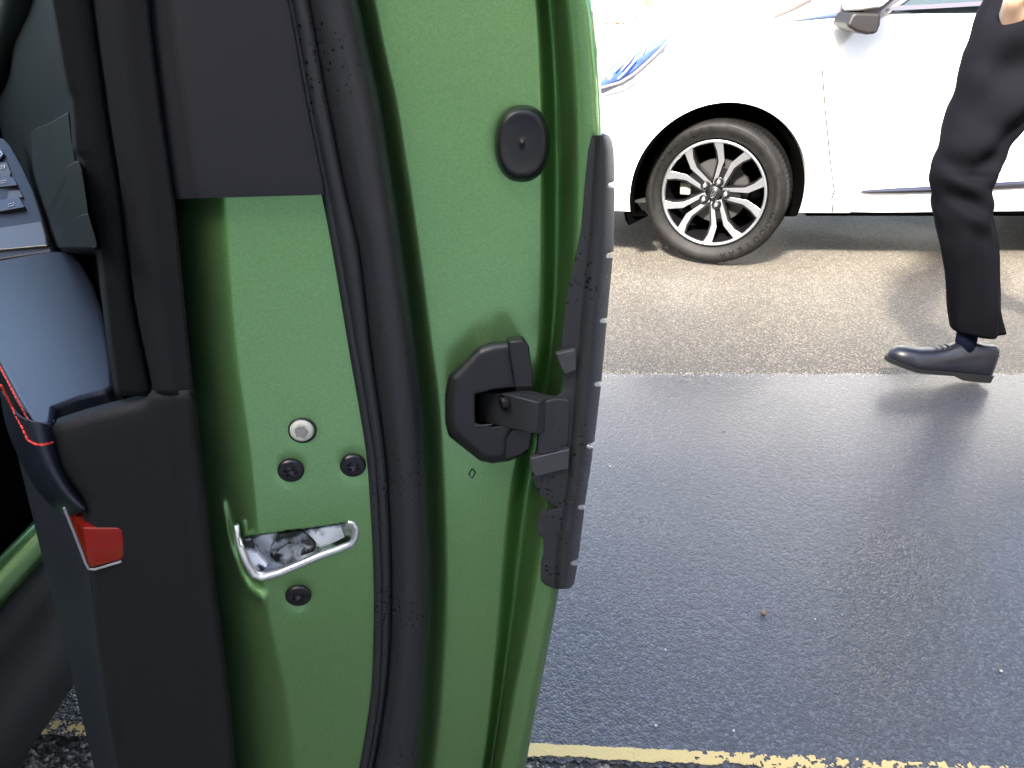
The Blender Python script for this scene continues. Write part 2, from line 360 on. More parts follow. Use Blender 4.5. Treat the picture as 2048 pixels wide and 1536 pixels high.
# ------------------------------------------------------------------ wheel (local: X forward of wheel plane, Z up, outer face looks -Y)
def make_wheel(parent, Rw=.345):
    t = bpy.data.objects.new('wheel', None); COL.objects.link(t); t.parent = parent; t.empty_display_size = .1
    # outer face looks along local -Y ; lathe axis Z -> -Y
    M = Matrix.Rotation(R(90), 4, 'X')
    rim = Rw*.735
    prof = [(rim*.97, .03), (rim*1.02, .088), (rim*1.05, .094), (rim*1.14, .108), (Rw*.90, .113), (Rw*.945, .108), (Rw*.975, .094), (Rw*.992, .075), (Rw, .05), (Rw, -.07), (Rw*.985, -.095), (Rw*.9, -.11), (rim, -.1)]
    V, Fc = lathe(prof, 96, M)
    # tread grooves: sipes across the shoulder
    o = obj('tyre', V, Fc, M_TYRE, t, smooth=True)
    V, Fc = [], []
    for k in range(90):
        a = k*2*math.pi/90
        for (ra, za, rb, zb) in ((Rw*.984, .088, Rw*1.001, .052), (Rw*1.001, .045, Rw*1.001, .0)):
            p = Matrix.Rotation(a, 4, 'Z')
            q = [p @ Vector((ra, -.0012, za)), p @ Vector((ra, .0012, za)), p @ Vector((rb+.0008, .0012+.006, zb)), p @ Vector((rb+.0008, -.0012+.006, zb))]
            q = [M @ (x*1.0015) for x in q]; kk = len(V); V += q; Fc.append((kk, kk+1, kk+2, kk+3))
    for z in (.047, .018, -.012, -.042):
        v, f = lathe([(Rw+.0009, z-.004), (Rw+.0009, z+.004)], 96, M); V, Fc = join((V, Fc), (v, f))
    o['label'] = 'black tyre with worn shoulder tread'
    obj('tread_groove', V, Fc, M_VOID, t, kind=None)
    # raised sidewall ribs (hatched fields)
    V, Fc = [], []
    for base in (R(0), R(180), R(62)):
        for k in range(22):
            a = base-.35+k*.032; r0, r1 = rim*1.13, Rw*.93
            for i, rr_ in enumerate((r0, r1)):
                aa = a+.07*i
                for d in (-.0022, .0022):
                    V.append(M @ Vector((rr_*math.cos(aa)-d*math.sin(aa), rr_*math.sin(aa)+d*math.cos(aa), .1095 if i == 0 else .1125)))
            kk = len(V); Fc.append((kk-4, kk-3, kk-1, kk-2))
        obj('sidewall_rib', V, Fc, M_TEXT, t); V, Fc = [], []
    # lettering
    def ring_text(txt, a0, rad, size, step, flip=False):
        Vs, Fs = [], []
        for i, ch in enumerate(txt):
            cu = bpy.data.curves.new('t', 'FONT'); cu.body = ch; cu.size = size; cu.align_x = 'CENTER'; cu.extrude = .0012; cu.resolution_u = 3
            ob = bpy.data.objects.new('t', cu); COL.objects.link(ob)
            dg = bpy.context.evaluated_depsgraph_get(); me = bpy.data.meshes.new_from_object(ob.evaluated_get(dg))
            a = a0-i*step
            Mx = Matrix.Rotation(a-R(90), 4, 'Z') @ Matrix.Translation((0, rad, .112)) @ Matrix.Diagonal((1.15, 1, 1, 1))
            k = len(Vs); Vs += [M @ (Mx @ v.co) for v in me.vertices]; Fs += [tuple(j+k for j in p.vertices) for p in me.polygons]
            bpy.data.objects.remove(ob); bpy.data.curves.remove(cu); bpy.data.meshes.remove(me)
        return Vs, Fs
    v1 = ring_text('GOODYEAR', R(157), rim*1.14, .040, R(8.5)); v2 = ring_text('GOODYEAR', R(-14), rim*1.14, .040, R(8.5))
    obj('tyre_lettering', *v1, M_TEXT, t); obj('tyre_lettering', *v2, M_TEXT, t)
    # rim
    V, Fc = lathe([(rim*.99, .088), (rim*1.0, .096), (rim*.965, .098), (rim*.94, .092), (rim*.93, .06)], 96, M)
    obj('rim', V, Fc, M_ALLOY, t, smooth=True)
    V, Fc = lathe([(rim*.93, .085), (rim*.90, .03), (rim*.88, -.08)], 64, M); obj('barrel', V, Fc, M_ALLOYB, t, smooth=True)
    V, Fc = lathe([(rim*.62, -.02), (rim*.6, 0), (rim*.3, .002), (0.0001, .003)], 64, M); obj('brake_disc', V, Fc, M_DISC, t)
    V, Fc = lathe([(rim*.9, -.08), (0.0001, -.08)], 48, M); obj('back_plate', V, Fc, M_VOID, t)
    V = []
    cal = [M @ Vector((math.cos(a)*r, math.sin(a)*r, .0)) for r, a in ((rim*.50, 2.9), (rim*.50, 3.35), (rim*.70, 3.3), (rim*.72, 2.95))]
    V, Fc = prism(cal, M.to_3x3() @ Vector((0, 0, .035))); obj('caliper', V, Fc, M_CAL, t, bevel=.006)
    inn = [(.15, .042), (.64, .066), (.94, .225)]; out = [(.15, .100), (.57, .155), (.74, .252), (.885, .395)]
    for k in range(5):
        for s in (1, -1):
            poly = [(x*rim, y*rim*s) for x, y in inn]+[(.965*rim*math.cos(a), .965*rim*math.sin(a)*s) for a in (.24, .32, .40)]+[(x*rim, y*rim*s) for x, y in reversed(out)]
            A = Matrix.Rotation(R(72*k), 4, 'Z')
            zf = lambda r: .060+.030*sm((r/rim-.1)/.8)
            P = [M @ (A @ Vector((x, y, zf(math.hypot(x, y))))) for x, y in poly]
            V, Fc = prism(P, M.to_3x3() @ Vector((0, 0, -.003)))
            sp = obj('spoke', V, Fc, M_ALLOY, t, bevel=.0012)
            Pb = [M @ (A @ Vector((x*1.0, y+(-.006*s if y*s < .06*rim else .010*s), zf(math.hypot(x, y))-.004))) for x, y in poly]
            V, Fc = prism(Pb, M.to_3x3() @ Vector((0, 0, -.040)))
            obj('spoke_back', V, Fc, M_ALLOYB, t)
        # dark web between the pair
        A = Matrix.Rotation(R(72*k), 4, 'Z')
        P = [M @ (A @ Vector((x*rim, y*rim, .062))) for x, y in ((.12, .06), (.5, .05), (.5, -.05), (.12, -.06))]
        V, Fc = prism(P, M.to_3x3() @ Vector((0, 0, -.03))); obj('hub_web', V, Fc, M_ALLOYB, t)
        c = A @ Vector((.225*rim, 0, 0))
        T = M @ Matrix.Translation((c.x, c.y, .058))
        V, Fc = lathe([(.0235, .0), (.0225, .016), (.017, .010), (.0001, .009)], 24, T); obj('nut_well', V, Fc, M_ALLOYB, t, smooth=True)
        V, Fc = lathe([(.0122, .0), (.0122, .018), (.009, .025), (.0001, .026)], 6, T); obj('wheel_nut', V, Fc, M_ALLOY, t, bevel=.0015)
    V, Fc = lathe([(.040, .05), (.036, .070), (.028, .075), (.0001, .0765)], 40, M); hub = obj('hub_cap', V, Fc, M_ALLOYB, t, smooth=True)
    # oval badge with script
    E = [M @ Vector((.024*math.cos(a)*.98-.012*math.sin(a)*.25, .012*math.sin(a)+.024*math.cos(a)*.25*.9, .0785)) for a in [i*2*math.pi/40 for i in range(40)]]
    tilt = Matrix.Rotation(R(68), 4, 'Z')
    E = [M @ (tilt @ Vector((.022*math.cos(a), .0105*math.sin(a), .078))) for a in [i*2*math.pi/40 for i in range(40)]]
    V, Fc = tube(E, .0009, 6, True)
    cu = bpy.data.curves.new('t', 'FONT'); cu.body = 'Ford'; cu.size = .016; cu.align_x = 'CENTER'; cu.align_y = 'CENTER'; cu.shear = .4; cu.extrude = .0006
    ob = bpy.data.objects.new('t', cu); COL.objects.link(ob); dg = bpy.context.evaluated_depsgraph_get(); me = bpy.data.meshes.new_from_object(ob.evaluated_get(dg))
    tx = ([M @ (tilt @ (v.co+Vector((0, 0, .078)))) for v in me.vertices], [tuple(p.vertices) for p in me.polygons])
    bpy.data.objects.remove(ob)
    V, Fc = join((V, Fc), tx); obj('hub_badge', V, Fc, M_ALLOY, t)
    return t

# ------------------------------------------------------------------ car body loft (local: s from the nose, lateral q, z)
LEN, HW = 4.62, .93
def deck(s):      # top of bonnet / beltline body
    return itp([(0, .72), (.10, .83), (.30, .95), (.62, 1.035), (1.0, 1.085), (1.5, 1.135), (2.6, 1.13), (3.6, 1.17), (4.3, 1.15), (4.62, 1.0)], s)
def halfw(s):
    return HW*itp([(0, .55), (.05, .70), (.18, .84), (.40, .94), (.8, .99), (1.2, 1.0), (3.6, 1.0), (4.2, .96), (4.5, .84), (4.62, .70)], s)
def bot(s):
    return itp([(0, .30), (.2, .25), (1, .245), (3.8, .25), (4.4, .28), (4.62, .36)], s)
def side(s, z):   # fraction of half width at height z
    return itp([(.2, .945), (.27, .962), (.36, .985), (.50, .985), (.70, .997), (.88, 1.0), (1.0, .985), (1.15, .95)], z)
def section(s):
    zb, zt, W = bot(s), deck(s), halfw(s); pts = []
    n = 26; zs = [zb+(zt-.035-zb)*i/n for i in range(n+1)]
    half = [(0.0, zb+.0), (W*.5, zb), (W*side(s, zb)-.03, zb)]
    half += [(W*side(s, z), z) for z in [zb+.012]+zs[1:]]
    we = W*side(s, zt-.035)
    crown = .0 if s > 1.5 else .03
    half += [(we-.012, zt-.015), (we-.04, zt), (we*.8, zt+crown*.4), (we*.4, zt+crown), (0, zt+crown*1.15)]
    L = [(-q, z) for q, z in reversed(half[1:-1])]
    return half+L
def body_mesh(s0, s1, step, T):
    ss = []; s = s0
    while s < s1-1e-6: ss.append(s); s += step
    ss.append(s1); rows = [[T(s, q, z) for q, z in section(s)] for s in ss]; n = len(rows[0])
    V, Fc = grid(rows, True); cap(V, Fc, list(range(n))); cap(V, Fc, list(range((len(rows)-1)*n, len(rows)*n)))
    return V, Fc
def cut_arches(o, cyl):
    """wheel arch openings cut with cylinders, result baked into the mesh"""
    tmp = []
    for V, Fc in cyl:
        c = obj('cutter', V, Fc); tmp.append(c)
        md = o.modifiers.new('c', 'BOOLEAN'); md.object = c; md.operation = 'DIFFERENCE'; md.solver = 'EXACT'
    bpy.context.view_layer.update(); dg = bpy.context.evaluated_depsgraph_get()
    me = bpy.data.meshes.new_from_object(o.evaluated_get(dg)); o.modifiers.clear(); o.data = me
    for c in tmp: bpy.data.objects.remove(c)
def solid_cyl(c0, c1, r, seg=72):
    return tube([c0, c1], r, seg)

# ------------------------------------------------------------------ white car
WX0, WYS = .11, 3.62         # nose x, near flank y
wc = empty('white_car', (WX0+2.3, WYS+HW, 0), 'white car parked across the road with its front wheel steered, facing left', 'car')
bpy.context.view_layer.update()
def wp(o): o.parent = wc; o.matrix_parent_inverse = Matrix.Translation(-Vector(wc.location)); return o
TW = lambda s, q, z: Vector((WX0+s, WYS+HW-q, z))      # q>0 = near side (towards -Y)
V, Fc = body_mesh(0, LEN, .03, TW)
body = obj('body', V, Fc, M_WHITE, smooth=True)
AX1, AX2, AZ, AR = .885, 3.62, .345, .421
cut_arches(body, [solid_cyl(TW(a, sgn*HW*1.2, AZ), TW(a, sgn*HW*.62, AZ), AR) for a in (AX1, AX2) for sgn in (1, -1)])
md = body.modifiers.new('e', 'EDGE_SPLIT'); md.split_angle = R(40); wp(body)
# black arch liners
for a in (AX1, AX2):
    for sg in (1, -1):
        rows = []
        for i in range(49):
            an = R(-32+i*244/48)
            ring = []
            for q, r in ((HW*.955, AR-.0015), (HW*.95, AR-.022), (HW*.62, AR-.028)):
                ring.append(TW(a-r*math.cos(an), sg*q, max(.24, AZ+r*math.sin(an))))
            rows.append(ring)
        V, Fc = grid(rows); wp(obj('arch_liner', V, Fc, M_VOID, smooth=True, solid=.004))
for a in (AX1, AX2):
    for sg in (1, -1):
        C0 = TW(a, sg*HW*.63, AZ); V = [C0]+[C0+Vector((AR*math.cos(k*math.pi/24), 0, max(-.1, AR*math.sin(k*math.pi/24)))) for k in range(-3, 28)]
        wp(obj('arch_liner', V, [(0, k, k+1) for k in range(1, len(V)-1)], M_VOID, solid=.003))
# front spoiler lip hanging ahead of the near wheel
poly = [TW(AX1-.43, HW*.93, .25), TW(AX1-.32, HW*.93, .235), TW(AX1-.415, HW*.93, .185)]
wp(obj('air_deflector', *prism(poly, Vector((0, .12, 0))), M_VOID))
wp(obj('underbody', *join(box(TW(2.27, 0, .30), (1.85, 1.74, .13)), box(TW(2.3, 0, .305), (4.2, 1.15, .125)), box(TW(.27, 0, .30), (.34, 1.40, .12))), M_VOID))
# door shut line: a thin dark recessed seam just proud-cut into the flank
def flank(px, py, off=.0):
    """point on the near flank seen at a pixel"""
    Y = WYS
    for _ in range(6):
        p = at(px, py, Y); s = p.x-WX0; Y = WYS+HW-halfw(s)*side(s, p.z)
    p = at(px, py, Y); return p+Vector((0, -off, 0))
def seam(pts, name, r=.0030, m=M_VOID):
    P = [flank(*p, .003) for p in pts]; wp(obj(name, *tube(P, r, 6), m))
def dense(pts, n=6):
    out = []
    for a, b in zip(pts[:-1], pts[1:]):
        for i in range(n): out.append((a[0]+(b[0]-a[0])*i/n, a[1]+(b[1]-a[1])*i/n))
    return out+[pts[-1]]
seam(dense([(1644, 140), (1650, 220), (1660, 320), (1668, 383), (1663, 397), (1665, 424)]), 'door_gap')
seam(dense([(1668, 383), (1780, 384), (2048, 372), (2400, 360)]), 'door_gap', .0012)
# dark moulding along the sill
Pm = []
for x, yt, yb in ((1722, 380, 384), (1740, 379, 386), (1800, 375, 386), (1870, 372, 384), (2048, 361, 375), (2250, 350, 366), (2420, 342, 360)):
    Pm.append([flank(x, yt, -.004), flank(x, yt, .010), flank(x, (yt+yb)/2, .016), flank(x, yb, .010), flank(x, yb, -.004)])
V, Fc = grid(Pm, True); wp(obj('door_moulding', V, Fc, mat('dark_chrome', (.10, .10, .13), .15, .9), smooth=True))
# dark sill lower edge
Pm = [[flank(x, y0, .004), flank(x, y0+6, .003), flank(x, y0+6, -.03)] for x, y0 in ((1700, 424), (1760, 425), (1900, 424), (2048, 422), (2400, 420))]
V, Fc = grid(Pm); wp(obj('sill_edge', V, Fc, M_VOID, solid=.004))
# headlight set in the front corner, with chrome strips
def surf(px, py, off):     # point on body corner (ray marched against the loft)
    r = ray(px, py); t = 3.0
    while t < 6:
        p = CAM+r*t; s = p.x-WX0; q = WYS+HW-p.y
        if s > 0 and abs(q) < halfw(s)*side(s, min(p.z, deck(s))) and p.z < deck(s): break
        t += .004
    return CAM+r*(t-off)
hl_top = [(1150, 176), (1190, 162), (1213, 143), (1235, 125), (1262, 114), (1285, 101), (1300, 91), (1325, 81), (1342, 73)]
hl_bot = [(1150, 194), (1190, 182), (1210, 175), (1240, 162), (1262, 149), (1283, 131), (1300, 116), (1325, 92), (1342, 74)]
rows = []
for (a, b), (c, d) in zip(hl_top, hl_bot):
    rows.append([surf(a+(c-a)*k/5, b+(d-b)*k/5, .022+.010*math.sin(math.pi*k/5)) for k in range(6)])
V, Fc = grid(rows); hl = wp(obj('headlight', V, Fc, M_LAMP, smooth=True, solid=.004))
def hsub(n, pts, r, m):
    o = obj(n, *tube([surf(*p, .046) for p in pts], r, 6), m); o.parent = hl
    return o
for pts in ([(1230, 142), (1240, 132), (1252, 119)], [(1243, 140), (1256, 125), (1269, 108)], [(1236, 158), (1252, 142), (1272, 119)], [(1284, 106), (1293, 94)]):
    hsub('chrome_strip', pts, .0035, M_CHROME)
hsub('lamp_bezel', [(1200, 176), (1240, 165), (1268, 148), (1295, 124), (1320, 100), (1341, 75)], .006, mat('lamp_bezel_grey', (.25, .22, .24), .3))
V, Fc = [], []
bm = bmesh.new(); bmesh.ops.create_icosphere(bm, subdivisions=2, radius=.026); me = bpy.data.meshes.new('projector'); bm.to_mesh(me); bm.free(); me.materials.append(M_CHROME)
pj = bpy.data.objects.new('projector', me); COL.objects.link(pj); pj.location = surf(1218, 152, .02); pj.parent = hl
# bonnet shut line
# greenhouse
def roofz(s): return itp([(1.40, 1.12), (1.65, 1.28), (2.1, 1.55), (2.5, 1.64), (3.2, 1.65), (3.9, 1.60), (4.25, 1.45), (4.5, 1.16)], s)
rows = []
for i in range(30):
    s = 1.42+i*(4.5-1.42)/29; zt = max(deck(s)+.002, roofz(s)); zb = deck(s)-.02; W = halfw(s)*side(s, 1.1); h = zt-zb
    half = [(W*.975, zb), (W*.97-.015, zb+.05*min(1, h*4)), (W*.97-.42*h*.55, zb+h*.55), (W*.97-.46*h*.9, zb+h*.9), (W*.60, zt), (0, zt+.01)]
    rows.append([TW(s, q, z) for q, z in half]+[TW(s, -q, z) for q, z in reversed(half[:-1])])
V, Fc = grid(rows); wp(obj('window_glass', V, Fc, M_GLASS, smooth=True))
rows = []
for i in range(24):
    s = 1.95+i*(4.3-1.95)/23; zt = roofz(s); zb = deck(s)-.02; W = halfw(s)*side(s, 1.1); h = zt-zb
    half = [(W*.97-.45*h*.86, zb+h*.88), (W*.97-.46*h*.9, zb+h*.92), (W*.60, zt+.02), (0, zt+.03)]
    rows.append([TW(s, q, z) for q, z in half]+[TW(s, -q, z) for q, z in reversed(half[:-1])])
V, Fc = grid(rows); wp(obj('roof', V, Fc, M_WHITE, smooth=True, solid=.01))
for sg in (1, -1):
    for s0, s1 in ((1.50, 2.15), (2.55, 2.65), (3.65, 3.85)):
        P = []
        for k in range(8):
            t = k/7; s = s0+(s1-s0)*t; W = halfw(s)*side(s, 1.1); zt = roofz(s); z = deck(s)+(zt-deck(s))*t if s0 > 1.6 else 1.12+(1.56-1.12)*t
            P.append(TW(s, sg*(W*.97-.42*max(0, z-1.12)+.004), z))
        wp(obj('pillar', *tube(P, .028, 8), M_WHITE if s0 < 1.6 else M_BLACK, smooth=True))
# grey belt strip, cowl corner and wiper
bs = [[flank(x, y, .012), flank(x, y+9, .012), flank(x, y+9, -.01), flank(x, y, -.01)] for x, y in ((1684, 15), (1760, 13), (1850, 9), (1985, 1), (2100, -5), (2300, -16))]
M_GREYT = mat('grey_belt_trim', (.085, .08, .10), .35)
V, Fc = grid(bs, True); wp(obj('belt_moulding', V, Fc, M_GREYT))
tri = [flank(1572, 34, .01), flank(1625, 31, .012), flank(1690, 27, .014), flank(1712, 24, .014), flank(1712, -40, .0), flank(1672, -10, -.01), flank(1640, 18, -.005)]
wp(obj('quarter_trim', *prism(tri, Vector((0, .03, 0))), M_GREYT, bevel=.003))
wp(obj('wiper', *tube([at(1548, 33, 3.72), at(1585, 18, 3.74), at(1620, 0, 3.78)], .010, 8), mat('wiper_brown', (.10, .08, .075), .5)))
# bonnet crease lines
for pts in ([(1462, 45), (1487, 26), (1508, 8)], [(1503, 38), (1530, 18), (1552, 3)]):
    wp(obj('bonnet_crease', *tube([surf(*p, .002) for p in pts], .003, 6), mat('crease_shadow_gap', (.05, .05, .05), .5)))
# door mirror
my = 3.44
low = [at(1693, 52, my), at(1704, 30, my), at(1712, 24, my), at(1764, 26, my), at(1762, 50, my), at(1755, 68, my), at(1735, 70, my), at(1712, 64, my)]
wp(obj('mirror_housing', *prism(low, Vector((0, .17, .01))), mat('mirror_brown_black', (.006, .005, .005), .6, bump=(500, .2, .0005)), bevel=.014))
up = [at(1712, 23, my-.01), at(1708, -10, my-.01), at(1722, -75, my-.01), at(1800, -90, my-.01), at(1815, -30, my-.01), at(1766, 15, my-.01)]
wp(obj('mirror_shell', *prism(up, Vector((0, .15, .0))), M_WHITE, bevel=.02))
arm = [at(1716, 28, my+.02), at(1742, 6, my+.02), at(1775, -12, my+.02), at(1818, -8, my+.02), at(1775, 18, my+.02), at(1765, 27, my+.02)]
wp(obj('mirror_foot', *prism(arm, Vector((0, .20, .0))), M_GREYT, bevel=.008))
wheel = make_wheel(wc)
wheel.matrix_parent_inverse = Matrix.Translation(-Vector(wc.location)); wheel.location = (WX0+AX1+.02, WYS+.125, .345)
wheel.rotation_euler = (0, 0, R(-26))
kids = list(wheel.children)
def copy_wheel(loc, rz, parent, inv):
    c = wheel.copy(); COL.objects.link(c); c.parent = parent; c.matrix_parent_inverse = inv; c.location = loc; c.rotation_euler = (0, 0, rz)
    for k in kids:
        d = k.copy(); COL.objects.link(d); d.parent = c
        d.matrix_parent_inverse = k.matrix_parent_inverse
    return c
inv = Matrix.Translation(-Vector(wc.location))
copy_wheel((WX0+AX2, WYS+.13, .345), 0, wc, inv)
for a in (AX1, AX2): copy_wheel((WX0+a, WYS+2*HW-.13, .345), math.pi, wc, inv)

# ------------------------------------------------------------------ green car with the open door
gc = empty('green_car', (-.9, 1.6, 0), 'green metallic car with its driver door wide open, edge-on in the foreground', 'car')
ginv = Matrix.Translation(-Vector(gc.location))
def gp(o, parent=None): o.parent = parent or gc; o.matrix_parent_inverse = ginv; return o
def sp_(o, parent):           # sub-part of a part whose own origin is the world origin
    o.parent = parent; return o

# column tables (picture rows -> where each edge of the door's end face stands)
T_ = [(-400, 285), (0, 300), (200, 322), (400, 350), (600, 370), (800, 390), (1000, 411), (1200, 434), (1400, 458), (1536, 471), (1800, 500)]
BS = [(-400, 380), (0, 400), (385, 428), (500, 435), (700, 452), (900, 480), (1000, 490), (1200, 512), (1400, 555), (1536, 572), (1800, 600)]
AR_ = [(-400, 480), (0, 575), (200, 612), (385, 650), (500, 672), (700, 705), (900, 738), (1000, 746), (1150, 753), (1300, 752), (1400, 746), (1536, 724), (1800, 670)]
TL = [(-400, 520), (0, 615), (200, 652), (385, 690), (500, 716), (700, 740), (900, 768), (1000, 776), (1150, 781), (1300, 778), (1400, 768), (1536, 745), (1800, 690)]
TR = [(-400, 600), (0, 708), (100, 729), (200, 752), (300, 768), (400, 784), (500, 798), (600, 812), (700, 825), (800, 838), (1000, 850), (1200, 854), (1400, 844), (1536, 831), (1800, 790)]
CX = [(-400, 1010), (0, 1065), (400, 1075), (700, 1070), (1000, 1010), (1300, 985), (1536, 960), (1800, 900)]
EX = [(-400, 1080), (0, 1184), (60, 1192), (200, 1203), (400, 1206), (600, 1195), (800, 1172), (1000, 1146), (1180, 1118), (1300, 1096), (1400, 1076), (1536, 1050), (1800, 990)]
HOLE = [(492, 1074), (560, 1064), (640, 1054), (700, 1044), (711, 1050), (713, 1070), (706, 1086), (640, 1112), (560, 1146), (525, 1156), (508, 1152), (492, 1122), (480, 1085)]
def inpoly(x, y, P):
    c = False; j = len(P)-1
    for i in range(len(P)):
        if (P[i][1] > y) != (P[j][1] > y) and x < (P[j][0]-P[i][0])*(y-P[i][1])/(P[j][1]-P[i][1])+P[i][0]: c = not c
        j = i
    return c
RIDGE = [(443, 1005), (452, 1050), (462, 1095), (478, 1145), (498, 1178), (525, 1196)]
def dseg(x, y, P):
    best = 1e9
    for a, b in zip(P[:-1], P[1:]):
        dx, dy = b[0]-a[0], b[1]-a[1]; t = max(0, min(1, ((x-a[0])*dx+(y-a[1])*dy)/(dx*dx+dy*dy)))
        best = min(best, math.hypot(x-a[0]-t*dx, y-a[1]-t*dy))
    return best
def va(x, y):
    """depth of the latch face"""
    t, b = itp(T_, y), itp(BS, y)
    k = (b+22-x)/(b+22-(t-14))
    v = .030*max(0, k)**1.35
    if 960 < y < 1260:
        d = dseg(x, y, RIDGE); v -= .0035*math.exp(-(d/9)**2)
        # hollow between the ridge and the slot
        v += .004*math.exp(-((x-472)/20)**2-((y-1090)/70)**2)
    for (cx, cy) in ((582, 940), (706, 930), (597, 1190), (605, 860)):
        r = math.hypot(x-cx, (y-cy)*1.05)
        if r < 60: v += .0009*math.exp(-(r/30)**4)
    if 1030 < y < 1170 and inpoly(x, y, HOLE): v += .020
    return v
ys = []
y = -400
while y < 1800:
    ys.append(y); y += 2.5 if 1030 <= y < 1165 else (8 if 840 < y < 1250 else 22)
ys.append(1800)
NA = 110
rowsG = []
for y in ys:
    t, b, ar, tl, tr, cx, ex = (itp(k, y) for k in (T_, BS, AR_, TL, TR, CX, EX))
    row = []
    x0, x1 = t-14, ar+10
    for i in range(NA+1):
        x = x0+(x1-x0)*i/NA; row.append(dp(x, y, va(x, y)))
    row.append(dp(ar+13, y, .006)); row.append(dp(ar+18, y, .018))
    row.append(dp(tr-18, y, .020)); row.append(dp(tr+2, y, .019))
    # outer shut face: rises out of the seal channel, nearly flat, then rolls away
    for k in range(1, 11):
        q = k/10; row.append(dp(tr+2+(42)*q, y, .019-.011*sm(q)))
    n = 10
    for k in range(1, n+1): row.append(dp(tr+44+(cx-tr-44)*k/n, y, .008-.001*math.sin(math.pi*k/n)))
    e1_, e2_ = ex-46, ex-38
    for k in range(1, 19):
        q = k/18; row.append(dp(cx+(e1_-cx)*q, y, .008+.017*sm((q-.08)/.42)-.032*sm((q-.42)/.56)))
    row.append(dp(e1_+5, y, -.0076)); row.append(dp(e2_+12, y, -.0092)); row.append(dp(e2_+20, y, -.0095))
    for k in range(1, 9):
        q = k/8; row.append(dp(e2_+20+(ex-e2_-20)*math.sin(q*math.pi/2), y, -.0095+.014*(1-math.cos(q*math.pi/2))))
    # outer skin runs back to the hinges, bulging slightly
    base = row[-1]
    for k, L in enumerate((.012, .04, .10, .2, .35, .5, .7, .9, 1.03)):
        out = -SN*(.030*math.sin(math.pi*min(1, L/1.03))*.9)*0+Vector((0, 0, 0))
        row.append(base+DD*L+(-SN)*(.018*math.sin(math.pi*L/1.03)))
    rowsG.append(row)
V, Fc = grid(rowsG)
shell = gp(obj('door_shell', V, Fc, M_GREEN, smooth=True, solid=None))
shell['label'] = 'green metallic door edge with latch and bolts'
def dsub(name, V, Fc, m, parent=None, **k):
    o = obj(name, V, Fc, m, **k); o.parent = parent or shell; return o

# rubber seal: flange and hollow tube
ysn = [-400+i*2200/150 for i in range(151)]
rows = []
rs = random.Random(5)
for y in ysn:
    ar, tl, tr = itp(AR_, y), itp(TL, y), itp(TR, y); w_ = tr-tl
    row = [dp(ar-2, y, .003), dp(ar-1, y, -.0015), dp(ar+8, y, -.003), dp(ar+11, y, .0005), dp(ar+14, y, -.0035), dp(tl-6, y, -.003), dp(tl, y, .003)]
    for k in range(0, 15):
        a = math.pi*k/14; row.append(dp(tl+3+(w_-3)*(.5-.5*math.cos(a)), y, .010-.019*math.sin(a)**.75))
    row += [dp(tr-3, y, .018)]
    rows.append(row)
V, Fc = grid(rows); gp(obj('door_seal', V, Fc, M_SEAL, smooth=True, solid=.0015))

# upper black pillar trim over the green face
rows = []
yt = [-400+i*(386+400)/40 for i in range(41)]
for y in yt:
    x0, x1 = itp(T_, y)-4, itp(AR_, y)-1; f = (y+400)/786
    def bb(xx): return y+(8*(x1-xx)/(x1-x0))*f
    cols = [(x0, .012), (x0+8, .004), (x0+22, .001), (x0+45, -.0005), (x0+52, -.0055), (x0+62, -.007), (x0+100, -.0075), ((x0+x1)/2, -.008), (x1-50, -.0075), (x1-16, -.007), (x1-4, -.006), (x1, -.001)]
    rows.append([dp(x, bb(x), v) for x, v in cols])
last = rows[-1]; rows.append([p+EN*.014+Vector((0, 0, -.0006)) for p in last])
V, Fc = grid(rows); gp(obj('pillar_trim', V, Fc, M_TRIM2, smooth=True, solid=.001, bevel=None))
bpy.data.objects['pillar_trim'].modifiers.new('e', 'EDGE_SPLIT').split_angle = R(50)

# ---- interior door card: end face, corner, side running back to the hinges
PL = [(-400, 60), (-60, 95), (0, 102), (150, 128), (176, 134), (196, 142), (300, 150), (318, 164), (430, 178), (448, 187), (540, 205), (700, 224), (790, 236)]   # near vertical edge above the armrest
GL = [(-400, 150), (0, 187), (200, 213), (400, 243), (600, 268), (700, 287), (760, 300), (800, 306)]  # groove line
CL = [(840, 108), (870, 110), (940, 126), (1015, 172), (1060, 178), (1140, 186), (1300, 204), (1450, 226), (1536, 242), (1800, 300), (1860, 314)]
def lin(tab, y):
    if y <= tab[0][0]: return tab[0][1]
    for (a, b), (c, d) in zip(tab[:-1], tab[1:]):
        if y <= c: return b+(d-b)*(y-a)/(c-a)
    return tab[-1][1]
VE = -.004      # depth of the card's end face
ZA = atz(228, 775, H-.34*.52).z
def cardp(px, py, off=0):
    p = 104+py*.168; Y0 = dp(p, py, VE+.010).y+.004
    d = max(0, p-px); Y = Y0+.0042*d+.00001*d*d-off
    if py > 498 and px < 232:
        r = ray(px, py); Y = max(Y, (ZA-.01-H)/r.z*r.y+.004)
    return at(px, py, Y)
# upper inner leaf (left of the groove)
rows = []
y = -400
while y <= 796:
    p, g_ = lin(PL, y), itp(GL, y)
    a = dp(p+7, y, VE+.004); b = dp(p, y, VE+.010)
    rows.append([cardp(x, y) for x in (-260, -160, -80, -30, 0, 30, 55, 80, 100, 115) if x < p-8]*0+[cardp(p-(p+260)*q, y) for q in (1, .8, .65, .55, .45, .35, .27, .2, .14, .09, .05, .02)]+[b, dp(p+2.5, y, VE+.006), a, dp((p+g_)/2, y, VE+.0035), dp(g_-10, y, VE+.004), dp(g_-2, y, VE+.007), dp(g_+1, y, VE+.014)])
    y += 4 if 160 < y < 470 else 14
V, Fc = grid(rows)
card = gp(obj('door_card', V, Fc, M_CARD, smooth=True, solid=.0015))
card['label'] = 'charcoal inner door trim with grooved plates'
